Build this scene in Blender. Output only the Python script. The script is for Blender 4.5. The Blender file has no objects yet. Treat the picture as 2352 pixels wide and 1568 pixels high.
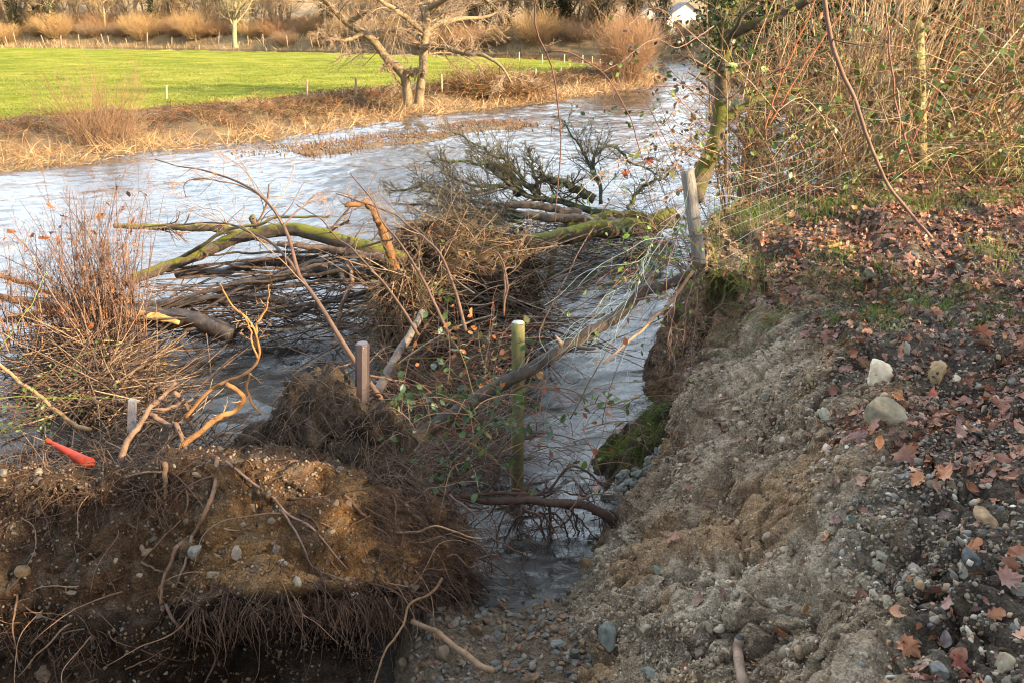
import bpy, math
import numpy as np
from math import radians, sin, cos, pi
from mathutils import Vector

C = bpy.context.scene.collection
SC = bpy.context.scene

# ------------------------------------------------------------------ camera, sky, sun, exposure
CAM_H, PITCH, FPX = 3.2, radians(21.9), 1846.0          # eye height, tilt down, focal length in picture units (2352 wide)
cd = bpy.data.cameras.new('camera'); cam = bpy.data.objects.new('camera', cd); C.objects.link(cam)
cam.location = (0, 0, CAM_H); cam.rotation_euler = (radians(90) - PITCH, 0, 0)
cd.sensor_width = 36; cd.lens = 36 * FPX / 2352; cd.clip_start = 0.05; cd.clip_end = 3000
SC.camera = cam
SUN_EL, SUN_AZ = radians(20.5), radians(118)               # azimuth measured clockwise from +Y: behind and to the right
w = bpy.data.worlds.new('World'); SC.world = w; w.use_nodes = True
nt = w.node_tree; bg = nt.nodes['Background']
sky = nt.nodes.new('ShaderNodeTexSky'); sky.sky_type = 'NISHITA'; sky.sun_disc = False
sky.sun_elevation = SUN_EL; sky.sun_rotation = SUN_AZ; sky.dust_density = 2.0; sky.air_density = 1.0; sky.ozone_density = 1.2
tcw = nt.nodes.new('ShaderNodeTexCoord'); mpw = nt.nodes.new('ShaderNodeMapping'); mpw.inputs['Scale'].default_value = (1, 1, 2.6); nt.links.new(tcw.outputs['Generated'], mpw.inputs[0])
nzw = nt.nodes.new('ShaderNodeTexNoise'); nzw.inputs['Scale'].default_value = 1.7; nzw.inputs['Detail'].default_value = 7; nzw.inputs['Roughness'].default_value = .58; nt.links.new(mpw.outputs[0], nzw.inputs[0])
crw = nt.nodes.new('ShaderNodeValToRGB'); crw.color_ramp.elements[0].position = .46; crw.color_ramp.elements[1].position = .66; crw.color_ramp.elements[0].color = (.14, .14, .14, 1); spw = nt.nodes.new('ShaderNodeSeparateXYZ'); nt.links.new(tcw.outputs['Generated'], spw.inputs[0])      # more cloud low in the north, facing the sun
maw = nt.nodes.new('ShaderNodeMath'); maw.operation = 'MULTIPLY_ADD'; nt.links.new(spw.outputs[1], maw.inputs[0]); maw.inputs[1].default_value = .20; nt.links.new(nzw.outputs['Fac'], maw.inputs[2]); nt.links.new(maw.outputs[0], crw.inputs[0])
mxw = nt.nodes.new('ShaderNodeMix'); mxw.data_type = 'RGBA'; nt.links.new(crw.outputs[0], mxw.inputs[0]); nt.links.new(sky.outputs[0], mxw.inputs[6]); mxw.inputs[7].default_value = (11.0, 12.8, 14.8, 1)   # bright thin cloud
nt.links.new(mxw.outputs[2], bg.inputs[0]); bg.inputs[1].default_value = 0.09
sd = bpy.data.lights.new('sun', 'SUN'); sun = bpy.data.objects.new('sun', sd); C.objects.link(sun)
sd.energy = 5.0; sd.angle = radians(0.5); sd.color = (1.0, 0.79, 0.51)
SDIR = Vector((sin(SUN_AZ) * cos(SUN_EL), cos(SUN_AZ) * cos(SUN_EL), sin(SUN_EL)))
sun.rotation_euler = SDIR.to_track_quat('Z', 'Y').to_euler(); sun.location = SDIR * 60
SC.view_settings.view_transform = 'Standard'; SC.view_settings.look = 'None'
SC.view_settings.gamma = 1; SC.view_settings.exposure = 1.78
SC.cycles.filter_width = 1.1; SC.cycles.max_bounces = 6; SC.cycles.transparent_max_bounces = 8

# ------------------------------------------------------------------ geometry helpers
G = np.random.default_rng(7)
U = lambda a, b, n=None: G.uniform(a, b, n)
def nrm(v): return v / np.maximum(np.linalg.norm(v, axis=-1, keepdims=True), 1e-9)
_cp, _sp = cos(PITCH), sin(PITCH)
def ray(px, py):
    a = (px - 1176) / FPX; b = (784 - py) / FPX
    return np.array([a, _cp + b * _sp, -_sp + b * _cp])
def at(px, py, Y):
    r = ray(px, py); return np.array([0, 0, CAM_H]) + r * (Y / r[1])
def onz(px, py, z):
    r = ray(px, py); return np.array([0, 0, CAM_H]) + r * ((z - CAM_H) / r[2])
def topix(P):
    q = P - np.array([0, 0, CAM_H]); f = q[:, 1] * _cp - q[:, 2] * _sp; u = q[:, 1] * _sp + q[:, 2] * _cp
    f2 = np.where(f > .05, f, np.nan)
    return 1176 + FPX * q[:, 0] / f2, 784 - FPX * u / f2, f

_perm = np.random.default_rng(3).permutation(512)
_grad = nrm(np.random.default_rng(4).normal(size=(512, 3)))
def noise(P):
    P = np.asarray(P, float); i = np.floor(P).astype(np.int64); f = P - i
    u = f * f * f * (f * (f * 6 - 15) + 10); out = 0
    for dx in (0, 1):
        wx = u[:, 0] if dx else 1 - u[:, 0]
        for dy in (0, 1):
            wy = u[:, 1] if dy else 1 - u[:, 1]
            for dz in (0, 1):
                wz = u[:, 2] if dz else 1 - u[:, 2]
                h = _perm[(_perm[(_perm[(i[:, 0] + dx) & 511] + i[:, 1] + dy) & 511] + i[:, 2] + dz) & 511]
                g = _grad[h]
                out = out + wx * wy * wz * (g[:, 0] * (f[:, 0] - dx) + g[:, 1] * (f[:, 1] - dy) + g[:, 2] * (f[:, 2] - dz))
    return out * 1.6
def fbm(P, o=4, gain=.5):
    r = 0; a = 1; P = np.asarray(P, float)
    for k in range(o):
        r = r + a * noise(P + 17.3 * k); P = P * 2.03; a *= gain
    return r
def billow(P, o=3):
    r = 0; a = 1; P = np.asarray(P, float)
    for k in range(o):
        r = r + a * (np.abs(noise(P + 9.1 * k)) * 2 - .5); P = P * 2.1; a *= .5
    return r
def worley(P, seed=0):
    """nearest and second distances and a random number per cell"""
    P = np.asarray(P, float); i = np.floor(P).astype(np.int64); f1 = np.full(len(P), 9.); f2 = f1.copy(); rid = np.zeros(len(P)); R_ = np.random.default_rng(50 + seed).uniform(0, 1, (512, 4))
    for dx in (-1, 0, 1):
        for dy in (-1, 0, 1):
            for dz in (-1, 0, 1):
                c = i + [dx, dy, dz]; h = _perm[(_perm[(_perm[c[:, 0] & 511] + c[:, 1]) & 511] + c[:, 2]) & 511]; d = np.linalg.norm(c + R_[h, :3] - P, axis=1)
                n = d < f1; f2 = np.where(n, f1, np.minimum(f2, d)); rid = np.where(n, R_[h, 3], rid); f1 = np.where(n, d, f1)
    return f1, f2, rid
def sstep(a, b, x):
    t = np.clip((x - a) / (b - a), 0, 1); return t * t * (3 - 2 * t)

class MB:
    """collects vertices, faces and point colours, and links them as ONE mesh object"""
    def __init__(s): s.V = []; s.F = []; s.K = []; s.n = 0
    def add(s, V, F, col=None):
        V = np.asarray(V, float).reshape(-1, 3)
        for f in (F if isinstance(F, list) else [F]):
            f = np.asarray(f, np.int64)
            if f.size: s.F.append(f + s.n)
        s.V.append(V); s.n += len(V)
        if col is None: col = np.ones(3)
        s.K.append(np.broadcast_to(np.asarray(col, float), (len(V), 3)))
        return s
    def build(s, name, mat, parent=None, smooth=True, loc=None):
        V = np.concatenate(s.V)
        if parent is not None: o_ = np.array(parent['_o'])
        elif loc is not None: o_ = np.array(loc, float)
        else:
            mn, mx = V.min(0), V.max(0); o_ = np.array([(mn[0] + mx[0]) / 2, (mn[1] + mx[1]) / 2, mn[2]])
        me = bpy.data.meshes.new(name)
        me.vertices.add(len(V)); me.vertices.foreach_set('co', (V - o_).astype(np.float32).ravel())
        li = np.concatenate([f.ravel() for f in s.F]).astype(np.int32)
        cnt = np.concatenate([np.full(len(f), f.shape[1]) for f in s.F])
        st = np.concatenate([[0], np.cumsum(cnt)[:-1]]).astype(np.int32)
        me.loops.add(len(li)); me.loops.foreach_set('vertex_index', li)
        me.polygons.add(len(cnt)); me.polygons.foreach_set('loop_start', st)
        me.polygons.foreach_set('use_smooth', np.full(len(cnt), smooth))
        me.update(calc_edges=True)
        K = np.concatenate(s.K)
        if K.min() < .999 or K.max() > 1.001:
            a = me.color_attributes.new('Col', 'FLOAT_COLOR', 'POINT')
            a.data.foreach_set('color', np.c_[K, np.ones(len(K))].astype(np.float32).ravel())
        else:
            a = me.color_attributes.new('Col', 'FLOAT_COLOR', 'POINT')
            a.data.foreach_set('color', np.ones(len(K) * 4, np.float32))
        me.materials.append(mat)
        o = bpy.data.objects.new(name, me); C.objects.link(o)
        if parent is not None: o.parent = parent
        else: o.location = o_; o['_o'] = [float(x) for x in o_]
        return o

def thing(name, label, cat, loc, group=None):
    o = bpy.data.objects.new(name, None); C.objects.link(o)
    o.location = [float(x) for x in loc]; o['_o'] = [float(x) for x in loc]; o['label'] = label; o['category'] = cat
    o.empty_display_size = .2
    if group: o['group'] = group
    return o
def tag(o, label, cat, group=None, kind=None):
    o['label'] = label; o['category'] = cat
    if group: o['group'] = group
    if kind: o['kind'] = kind
    return o
def struct(o, label, cat):
    o['kind'] = 'structure'; o['label'] = label; o['category'] = cat; return o
def stuff(o, label=None, cat=None):
    o['kind'] = 'stuff'
    if label: o['label'] = label
    if cat: o['category'] = cat
    return o

def crom(A, sub):
    """Catmull-Rom along axis 0; sub = steps per segment (int or list)"""
    A = np.asarray(A, float); n = len(A)
    if isinstance(sub, int): sub = [sub] * (n - 1)
    E = np.concatenate([[2 * A[0] - A[1]], A, [2 * A[-1] - A[-2]]]); out = []
    for k in range(n - 1):
        t = (np.arange(sub[k]) / sub[k]).reshape((-1,) + (1,) * (A.ndim - 1))
        p0, p1, p2, p3 = E[k], E[k + 1], E[k + 2], E[k + 3]
        out.append(.5 * (2 * p1 + (p2 - p0) * t + (2 * p0 - 5 * p1 + 4 * p2 - p3) * t ** 2 + (3 * p1 - p0 - 3 * p2 + p3) * t ** 3))
    out.append(A[-1:]); return np.concatenate(out)
def resample(P, N):
    d = np.r_[0, np.cumsum(np.linalg.norm(np.diff(P, axis=0), axis=1))]
    t = np.linspace(0, d[-1], N); return np.stack([np.interp(t, d, P[:, k]) for k in range(3)], 1)
def path(pts, N=40, jit=0.0):
    """pts = (px, py, Y) triples or world points -> N smooth points"""
    W = np.array([at(*p) for p in pts]); P = resample(crom(W, 12), N)
    if jit:
        off = np.stack([fbm(np.c_[np.linspace(0, N / 6, N), np.full(N, 7.7 * k + U(0, 90)), np.zeros(N)], 3) for k in range(3)], 1)
        P = P + off * jit * np.minimum(1, np.linspace(0, 4, N))[:, None]
    return P
def tubes(P, R, S=4, cap=False, lump=0):
    """P (B,N,3), R (B,N) -> verts, [quads, caps]"""
    P = np.asarray(P, float); R = np.asarray(R, float)
    if P.ndim == 2: P = P[None]; R = R[None]
    B, N, _ = P.shape
    T = nrm(np.gradient(P, axis=1)); n = np.cross(T[:, 0], nrm(G.normal(size=(B, 3)))); n = nrm(n)
    a = np.arange(S) / S * 2 * pi; V = np.empty((B, N, S, 3))
    for i in range(N):
        n = nrm(n - (n * T[:, i]).sum(-1, keepdims=True) * T[:, i]); b = np.cross(T[:, i], n)
        V[:, i] = P[:, i, None] + R[:, i, None, None] * (np.cos(a)[None, :, None] * n[:, None] + np.sin(a)[None, :, None] * b[:, None])
    if lump:
        Q = V.reshape(-1, 3); c = np.repeat(P.reshape(-1, 3), S, 0); r = np.repeat(R.ravel(), S)
        k = fbm(np.c_[Q / np.maximum(np.mean(R), .004) / 2.2], 4, .6); V = (c + (Q - c) * (1 + lump * k)[:, None]).reshape(V.shape)
    base = (np.arange(B)[:, None, None] * N + np.arange(N - 1)[None, :, None]) * S
    j = np.arange(S); j2 = (j + 1) % S
    F = np.stack([base + j, base + j2, base + S + j2, base + S + j], -1).reshape(-1, 4)
    Fs = [F]
    if cap:
        o0 = np.arange(B)[:, None] * N * S; Fs += [o0 + j[::-1][None], o0 + (N - 1) * S + j[None]]
    return V.reshape(-1, 3), Fs
def taper(B, N, r0, r1):
    t = np.linspace(0, 1, N)[None]; r0 = np.broadcast_to(np.asarray(r0, float), (B,))[:, None]; r1 = np.broadcast_to(np.asarray(r1, float), (B,))[:, None]
    return r0 * (1 - t) + r1 * t
def strands(S, D, L, N=8, wig=.15, grav=0.0):
    S = np.asarray(S, float); B = len(S); D = nrm(np.asarray(D, float) * np.ones((B, 1))); L = np.broadcast_to(np.asarray(L, float), (B,))
    P = np.empty((B, N, 3)); P[:, 0] = S; a = G.normal(size=(B, 3)); st = (L / (N - 1))[:, None]
    for i in range(1, N):
        a = .55 * a + .45 * G.normal(size=(B, 3)); D = nrm(D + wig * a + np.array([0, 0, -grav])); P[:, i] = P[:, i - 1] + D * st
    return P
def kids(P, R, n, t0=.2, t1=1., ang=.8, l=(.3, .6), rr=.6, N=6, wig=.15, grav=0., rmin=.0015, up=0., tip=.35, amax=2.4):
    B, Np, _ = P.shape; idx = np.repeat(np.arange(B), n); t = U(t0, t1, len(idx)); f = np.minimum(t * (Np - 1), Np - 1.001); i = f.astype(int); fr = (f - i)[:, None]
    pos = P[idx, i] * (1 - fr) + P[idx, i + 1] * fr; T = nrm(P[idx, i + 1] - P[idx, i]); rad = R[idx, i] * (1 - fr[:, 0]) + R[idx, i + 1] * fr[:, 0]
    pl = np.linalg.norm(np.diff(P, axis=1), axis=-1).sum(1)[idx]
    v = G.normal(size=(len(idx), 3)); v[:, 2] += up; v = nrm(v - (v * T).sum(-1, keepdims=True) * T)
    a = np.minimum(ang * U(.6, 1.35, len(idx)), amax)[:, None]; D = np.cos(a) * T + np.sin(a) * v
    L = pl * U(l[0], l[1], len(idx)) * (1.15 - .6 * t); r0 = np.maximum(rad * rr * U(.7, 1.1, len(idx)), rmin)
    Q = strands(pos, D, L, N, wig, grav); return Q, taper(len(idx), N, r0, np.maximum(r0 * tip, rmin * .7))
def blades(P, W, tipw=.15):
    """flat ribbons along strands P (B,N,3), width W (B,)"""
    B, N, _ = P.shape; T = nrm(np.gradient(P, axis=1)); s = nrm(np.cross(T, nrm(G.normal(size=(B, 1, 3)))))
    t = np.linspace(0, 1, N); prof = (1 - (1 - tipw) * t ** 1.5)[None, :, None] * np.asarray(W).reshape(-1, 1, 1) / 2
    V = np.stack([P - s * prof, P + s * prof], 2)
    base = (np.arange(B)[:, None] * N + np.arange(N - 1)[None]) * 2
    F = np.stack([base, base + 1, base + 3, base + 2], -1).reshape(-1, 4); return V.reshape(-1, 3), F
def rep(c, k): return np.repeat(np.asarray(c), k, 0)

def _fan(o):
    o = np.asarray(o, float); n = len(o); V = np.r_[[[0, .42]], o]; i = np.arange(n)
    return V, np.stack([np.zeros(n, int), 1 + i, 1 + (i + 1) % n], 1)
def _mirror(h): return h + [(-x, y) for x, y in h[::-1] if abs(x) > 1e-6]
MAPLE = _fan(_mirror([(0, 0), (.10, .02), (.34, -.05), (.30, .10), (.52, .20), (.38, .30), (.60, .52), (.40, .50), (.42, .66), (.24, .60), (.20, .78), (.11, .80), (0, 1.02)]))
OVAL = _fan(_mirror([(0, 0), (.14, .08), (.27, .28), (.30, .45), (.24, .68), (.10, .9), (0, 1.0)]))
OAK = _fan(_mirror([(0, 0), (.06, .1), (.18, .2), (.12, .3), (.27, .42), (.17, .52), (.30, .66), (.18, .76), (.2, .9), (0, 1.0)]))
def leaves(shape, pos, nor, size, curl=.25, tang=None, fold=.15):
    sv, sf = shape; B = len(pos); k = len(sv); nor = nrm(nor)
    t = G.normal(size=(B, 3)) if tang is None else tang
    t = nrm(t - (t * nor).sum(-1, keepdims=True) * nor); s = np.cross(t, nor); size = np.broadcast_to(np.asarray(size, float), (B,))
    x = sv[None, :, 0] * U(.75, 1.1, B)[:, None]; y = sv[None, :, 1] * np.ones((B, 1)) - .4
    cx, cy, tw = U(-1, 1, B)[:, None] * curl, U(-.6, 1, B)[:, None] * curl, U(-1, 1, B)[:, None] * curl
    z = cx * 2.2 * x ** 2 + cy * 1.5 * y ** 2 + tw * x * y * 2 + fold * np.abs(x) + G.normal(size=(B, k)) * curl * .13
    V = pos[:, None] + size[:, None, None] * (x[..., None] * s[:, None] + y[..., None] * t[:, None] + z[..., None] * nor[:, None])
    F = (np.arange(B)[:, None, None] * k + sf[None]).reshape(-1, 3); return V.reshape(-1, 3), F, k
def pick(cols, n, var=.18):
    cols = np.asarray(cols, float); c = cols[G.integers(0, len(cols), n)]; return c * U(1 - var, 1 + var, (n, 1))

def ico(sub):
    t = (1 + 5 ** .5) / 2
    V = [(-1, t, 0), (1, t, 0), (-1, -t, 0), (1, -t, 0), (0, -1, t), (0, 1, t), (0, -1, -t), (0, 1, -t), (t, 0, -1), (t, 0, 1), (-t, 0, -1), (-t, 0, 1)]
    F = [(0, 11, 5), (0, 5, 1), (0, 1, 7), (0, 7, 10), (0, 10, 11), (1, 5, 9), (5, 11, 4), (11, 10, 2), (10, 7, 6), (7, 1, 8), (3, 9, 4), (3, 4, 2), (3, 2, 6), (3, 6, 8), (3, 8, 9), (4, 9, 5), (2, 4, 11), (6, 2, 10), (8, 6, 7), (9, 8, 1)]
    V = [np.array(v) / np.linalg.norm(v) for v in V]
    for _ in range(sub):
        c = {}; F2 = []
        def m(a, b):
            k = (min(a, b), max(a, b))
            if k not in c: p = V[a] + V[b]; V.append(p / np.linalg.norm(p)); c[k] = len(V) - 1
            return c[k]
        for a, b, d in F: x, y, z = m(a, b), m(b, d), m(d, a); F2 += [(a, x, z), (b, y, x), (d, z, y), (x, y, z)]
        F = F2
    return np.array(V), np.array(F)
ICO = [ico(k) for k in range(5)]
def stone_shape(sub, ang=.5, seed=0):
    V, F = ICO[sub]; g = np.random.default_rng(seed); V = V.copy()
    for _ in range(7):                                   # flatten by random planes: angular, broken faces
        n = nrm(g.normal(size=3)); d = g.uniform(.45, .85); h = V @ n; V = V - np.maximum(h - d, 0)[:, None] * n * ang * 1.6
    V = V * (1 + .10 * fbm(V * 1.7 + seed * 3.1, 3))[:, None]; return V, F
SHAPES1 = [stone_shape(1, .5, k) for k in range(8)]
SHAPES2 = [stone_shape(2, .55, k + 20) for k in range(8)]
def stones(mb, pos, nor, size, cols, shapes, flat=(.35, .8), tilt=.5):
    B = len(pos); which = G.integers(0, len(shapes), B); nor = nrm(nor + tilt * G.normal(size=(B, 3)))
    t = nrm(np.cross(nor, nrm(G.normal(size=(B, 3))))); s = np.cross(nor, t)
    sx, sy, sz = size, size * U(.55, .9, B), size * U(flat[0], flat[1], B)
    for k in range(len(shapes)):
        m = which == k
        if not m.any(): continue
        sv, sf = shapes[k]; n = m.sum()
        V = pos[m][:, None] + (sv[None, :, 0:1] * (sx[m][:, None] * t[m])[:, None] + sv[None, :, 1:2] * (sy[m][:, None] * s[m])[:, None] + sv[None, :, 2:3] * (sz[m][:, None] * nor[m])[:, None])
        F = (np.arange(n)[:, None, None] * len(sv) + sf[None]).reshape(-1, 3); mb.add(V.reshape(-1, 3), F, rep(cols[m], len(sv)))

def gridF(n, m):
    i = np.arange(n - 1)[:, None] * m + np.arange(m - 1)[None]; return np.stack([i, i + 1, i + m + 1, i + m], -1).reshape(-1, 4)
def gridN(Q):
    a = np.gradient(Q, axis=0); b = np.gradient(Q, axis=1); return nrm(np.cross(a, b))

# ------------------------------------------------------------------ materials
def mat(name, ramp, scale=6., rough=.85, bump=.4, bscale=40., attr=False, spec=.25, moss=None, transl=0., stretch=None, bdist=.02, detail=6., rvar=0., speck=None):
    m = bpy.data.materials.new(name); m.use_nodes = True; T = m.node_tree; N = T.nodes; L = T.links; b = N['Principled BSDF']
    tc = N.new('ShaderNodeTexCoord'); co = tc.outputs['Object']
    if stretch:
        mp = N.new('ShaderNodeMapping'); mp.inputs['Scale'].default_value = stretch; L.new(co, mp.inputs[0]); co = mp.outputs[0]
    n1 = N.new('ShaderNodeTexNoise'); n1.inputs['Scale'].default_value = scale; n1.inputs['Detail'].default_value = detail; n1.inputs['Roughness'].default_value = .62; L.new(co, n1.inputs['Vector'])
    cr = N.new('ShaderNodeValToRGB'); L.new(n1.outputs['Fac'], cr.inputs[0]); e = cr.color_ramp.elements
    k = len(ramp)
    for q in range(k - 2): e.new(.5)
    for q, c in enumerate(ramp): e[q].position = .28 + .44 * q / max(k - 1, 1); e[q].color = (*c, 1)
    col = cr.outputs[0]
    if attr:
        at_ = N.new('ShaderNodeAttribute'); at_.attribute_name = 'Col'
        mx = N.new('ShaderNodeMix'); mx.data_type = 'RGBA'; mx.blend_type = 'MULTIPLY'; mx.inputs[0].default_value = 1
        L.new(col, mx.inputs[6]); L.new(at_.outputs['Color'], mx.inputs[7]); col = mx.outputs[2]
    if speck:                                            # grains: a random tint per little cell
        vo = N.new('ShaderNodeTexVoronoi'); vo.inputs['Scale'].default_value = speck[0]; L.new(co, vo.inputs['Vector']); sv = N.new('ShaderNodeSeparateColor'); L.new(vo.outputs['Color'], sv.inputs[0])
        mr = N.new('ShaderNodeMapRange'); L.new(sv.outputs[0], mr.inputs[0]); mr.inputs[3].default_value = speck[1]; mr.inputs[4].default_value = speck[2]
        mx = N.new('ShaderNodeMix'); mx.data_type = 'RGBA'; mx.blend_type = 'MULTIPLY'; mx.inputs[0].default_value = 1; L.new(col, mx.inputs[6]); L.new(mr.outputs[0], mx.inputs[7]); col = mx.outputs[2]
    if moss:
        ge = N.new('ShaderNodeNewGeometry'); sx = N.new('ShaderNodeSeparateXYZ'); L.new(ge.outputs['Normal'], sx.inputs[0])
        n3 = N.new('ShaderNodeTexNoise'); n3.inputs['Scale'].default_value = moss[2]; n3.inputs['Detail'].default_value = 5; L.new(tc.outputs['Object'], n3.inputs['Vector'])
        ad = N.new('ShaderNodeMath'); ad.operation = 'MULTIPLY_ADD'; L.new(sx.outputs[2], ad.inputs[0]); ad.inputs[1].default_value = .35; L.new(n3.outputs['Fac'], ad.inputs[2])
        mr = N.new('ShaderNodeMapRange'); L.new(ad.outputs[0], mr.inputs[0]); mr.inputs[1].default_value = moss[1]; mr.inputs[2].default_value = moss[1] + .15
        m2 = N.new('ShaderNodeMix'); m2.data_type = 'RGBA'; L.new(mr.outputs[0], m2.inputs[0]); L.new(col, m2.inputs[6]); m2.inputs[7].default_value = (*moss[0], 1); col = m2.outputs[2]
    L.new(col, b.inputs['Base Color']); b.inputs['Roughness'].default_value = rough; b.inputs['Specular IOR Level'].default_value = spec
    if rvar:
        mr = N.new('ShaderNodeMapRange'); L.new(n1.outputs['Fac'], mr.inputs[0]); mr.inputs[1].default_value = .3; mr.inputs[2].default_value = .7; mr.inputs[3].default_value = rough - rvar; mr.inputs[4].default_value = rough + rvar; L.new(mr.outputs[0], b.inputs['Roughness'])
    if bump:
        n2 = N.new('ShaderNodeTexNoise'); n2.inputs['Scale'].default_value = bscale; n2.inputs['Detail'].default_value = 8; n2.inputs['Roughness'].default_value = .7; L.new(co, n2.inputs['Vector'])
        bp = N.new('ShaderNodeBump'); bp.inputs['Strength'].default_value = bump; bp.inputs['Distance'].default_value = bdist; L.new(n2.outputs['Fac'], bp.inputs['Height']); L.new(bp.outputs[0], b.inputs['Normal'])
    if transl:
        tr = N.new('ShaderNodeBsdfTranslucent'); L.new(col, tr.inputs[0]); ms = N.new('ShaderNodeMixShader'); ms.inputs[0].default_value = transl
        L.new(b.outputs[0], ms.inputs[1]); L.new(tr.outputs[0], ms.inputs[2]); L.new(ms.outputs[0], N['Material Output'].inputs[0])
    return m
W1 = [(1, 1, 1), (1, 1, 1)]; VAR = [(.62, .62, .62), (1.15, 1.15, 1.15)]
M = {}
M['earth'] = mat('earth', [(.55, .52, .48), (.9, .88, .85), (1.25, 1.22, 1.2)], 16, .95, 1.0, 70, attr=True, spec=.06, bdist=.03, detail=12, speck=(150, .62, 1.38))
M['pebble'] = mat('pebble', [(.66, .63, .58), (1.15, 1.10, 1.0)], 35, .72, .25, 180, attr=True, spec=.3, bdist=.004)
M['stone'] = mat('stone', [(.50, .45, .38), (.95, .90, .80), (1.2, 1.14, 1.0)], 18, .72, .6, 60, attr=True, spec=.2, bdist=.008)
M['leaf'] = mat('dead_leaf', [(.55, .5, .5), (1.25, 1.25, 1.25)], 30, .45, .3, 90, attr=True, spec=.4, transl=.12, bdist=.004)
M['green_leaf'] = mat('green_leaf', [(.7, .7, .7), (1.2, 1.2, 1.2)], 25, .4, .2, 70, attr=True, spec=.4, transl=.25, bdist=.004)
M['grass'] = mat('grass_blade', VAR, 3, .6, 0, attr=True, spec=.25, transl=.3)
M['dry'] = mat('dry_grass', VAR, 2, .8, 0, attr=True, spec=.15, transl=.2)
M['twig'] = mat('twig_bark', [(.6, .55, .52), (1.3, 1.3, 1.3)], 9, .75, .3, 80, attr=True, spec=.25, bdist=.004)
M['bark'] = mat('bark', [(.45, .42, .4), (.9, .9, .9), (1.4, 1.38, 1.35)], 16, .75, .9, 60, attr=True, spec=.3, bdist=.012)
M['mossbark'] = mat('moss_bark', [(.05, .036, .026), (.10, .075, .05), (.17, .13, .095)], 14, .85, .9, 60, moss=((.15, .145, .018), .61, 6), bdist=.012)
M['mossytrunk'] = mat('mossy_trunk', [(.05, .036, .026), (.10, .075, .05), (.17, .13, .095)], 14, .85, .9, 60, moss=((.085, .082, .013), .50, 9), bdist=.012)
M['lichen'] = mat('lichen_bark', [(.05, .045, .035), (.10, .095, .07), (.22, .23, .16)], 22, .85, .6, 60, moss=((.10, .12, .03), .62, 9), bdist=.008, attr=False)
M['wetbark'] = mat('wet_bark', [(.02, .015, .012), (.05, .037, .03), (.10, .08, .066)], 9, .42, .8, 40, spec=.5, bdist=.01, rvar=.15)
M['root'] = mat('root_bark', [(.55, .5, .45), (1, 1, 1), (1.35, 1.3, 1.25)], 22, .8, .6, 90, attr=True, spec=.2, bdist=.006)
M['wire'] = mat('galvanised_wire', [(.16, .21, .195), (.30, .35, .33)], 6, .45, 0, spec=.5)
# ------------------------------------------------------------------ the setting: land
def sdist(X, Y, poly):
    """signed distance to a polygon, positive inside"""
    p = np.asarray(poly, float); n = len(p); d = np.full(X.shape, 1e9); ins = np.zeros(X.shape, bool)
    for k in range(n):
        a, b = p[k], p[(k + 1) % n]; e = b - a; wx, wy = X - a[0], Y - a[1]
        t = np.clip((wx * e[0] + wy * e[1]) / (e @ e), 0, 1); d = np.minimum(d, np.hypot(wx - t * e[0], wy - t * e[1]))
        c = ((a[1] > Y) != (b[1] > Y)) & (X < (b[0] - a[0]) * (Y - a[1]) / (b[1] - a[1] + 1e-12) + a[0]); ins ^= c
    return np.where(ins, d, -d)
_w = [onz(px, py, 0)[:2] for px, py in [(-500, 470), (-200, 425), (0, 392), (170, 378), (330, 350), (520, 335), (700, 312), (870, 282), (1010, 262), (1130, 250), (1250, 236), (1370, 216), (1470, 203)]]
FIELD = [(-70, 8)] + [tuple(q) for q in _w] + [(8.2, 46), (8.2, 52), (6.5, 57.5), (3, 61), (-2, 65), (-12, 71), (-40, 82), (-90, 95), (-140, 98), (-140, 10)]
OUTER = [(-300, 122), (-90, 110), (-40, 99), (-12, 86), (2, 80), (12, 78), (18, 72), (19, 60), (16, 48), (12, 33), (9, 22), (7.6, 14), (7.6, 9), (8, 3), (3, -1.5), (-20, -3), (-60, -20), (-60, -80), (420, -80), (420, 620), (-420, 620), (-420, 122)]
def axis(segs):
    out = []
    for a, b, s in segs: out.append(np.arange(a, b, s))
    return np.concatenate(out + [[segs[-1][1]]])
gx = axis([(-420, -70, 14), (-70, -30, .8), (-30, 22, .2), (22, 60, 1.2), (60, 420, 15)])
gy = axis([(-80, 6, 4), (6, 15, .5), (15, 50, .2), (50, 112, .5), (112, 200, 3), (200, 620, 15)])
X, Y = np.meshgrid(gx, gy); sF = sdist(X, Y, FIELD); sO = sdist(X, Y, OUTER); sF = sF + .35 * fbm(np.c_[X.ravel() * .7, Y.ravel() * .7, 0 * X.ravel()], 3).reshape(X.shape)
rough = fbm(np.c_[X.ravel() * .9, Y.ravel() * .9, X.ravel() * 0 + 3], 4).reshape(X.shape)
und = fbm(np.c_[X.ravel() * .06, Y.ravel() * .09, X.ravel() * 0 + 8], 3).reshape(X.shape)
def bankw(x): return np.interp(x, [-15, -5, 0, 4, 8], [4.6, 4.2, 4.6, 4.0, 2.6])      # breadth of the far bank
bw = bankw(X)
hF = np.where(sF < 0, np.maximum(-.7, sF * .35), .05 + .60 * sstep(.2, 1, sF / bw) ** 1.1 + .10 * rough * sstep(0, 1, sF) * (1 - sstep(1.0, 1.5, sF / bw)) + .05 * und * sstep(1, 2, sF / bw) + .012 * rough * sstep(1, 2, sF / bw))
hO = np.where(sO < 0, np.maximum(-.7, sO * .35), .1 + 1.2 * sstep(.1, 2.2, sO) + .12 * rough) + np.where(sO > 0, 20 * sstep(105, 230, Y) + 16 * sstep(140, 420, np.abs(X)), 0)
H = np.maximum(hF, hO)
P = np.stack([X, Y, H], -1); F = gridF(*X.shape)
fs = sF.ravel()[F].mean(1) / bw.ravel()[F].mean(1); fo = sO.ravel()[F].mean(1)
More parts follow.
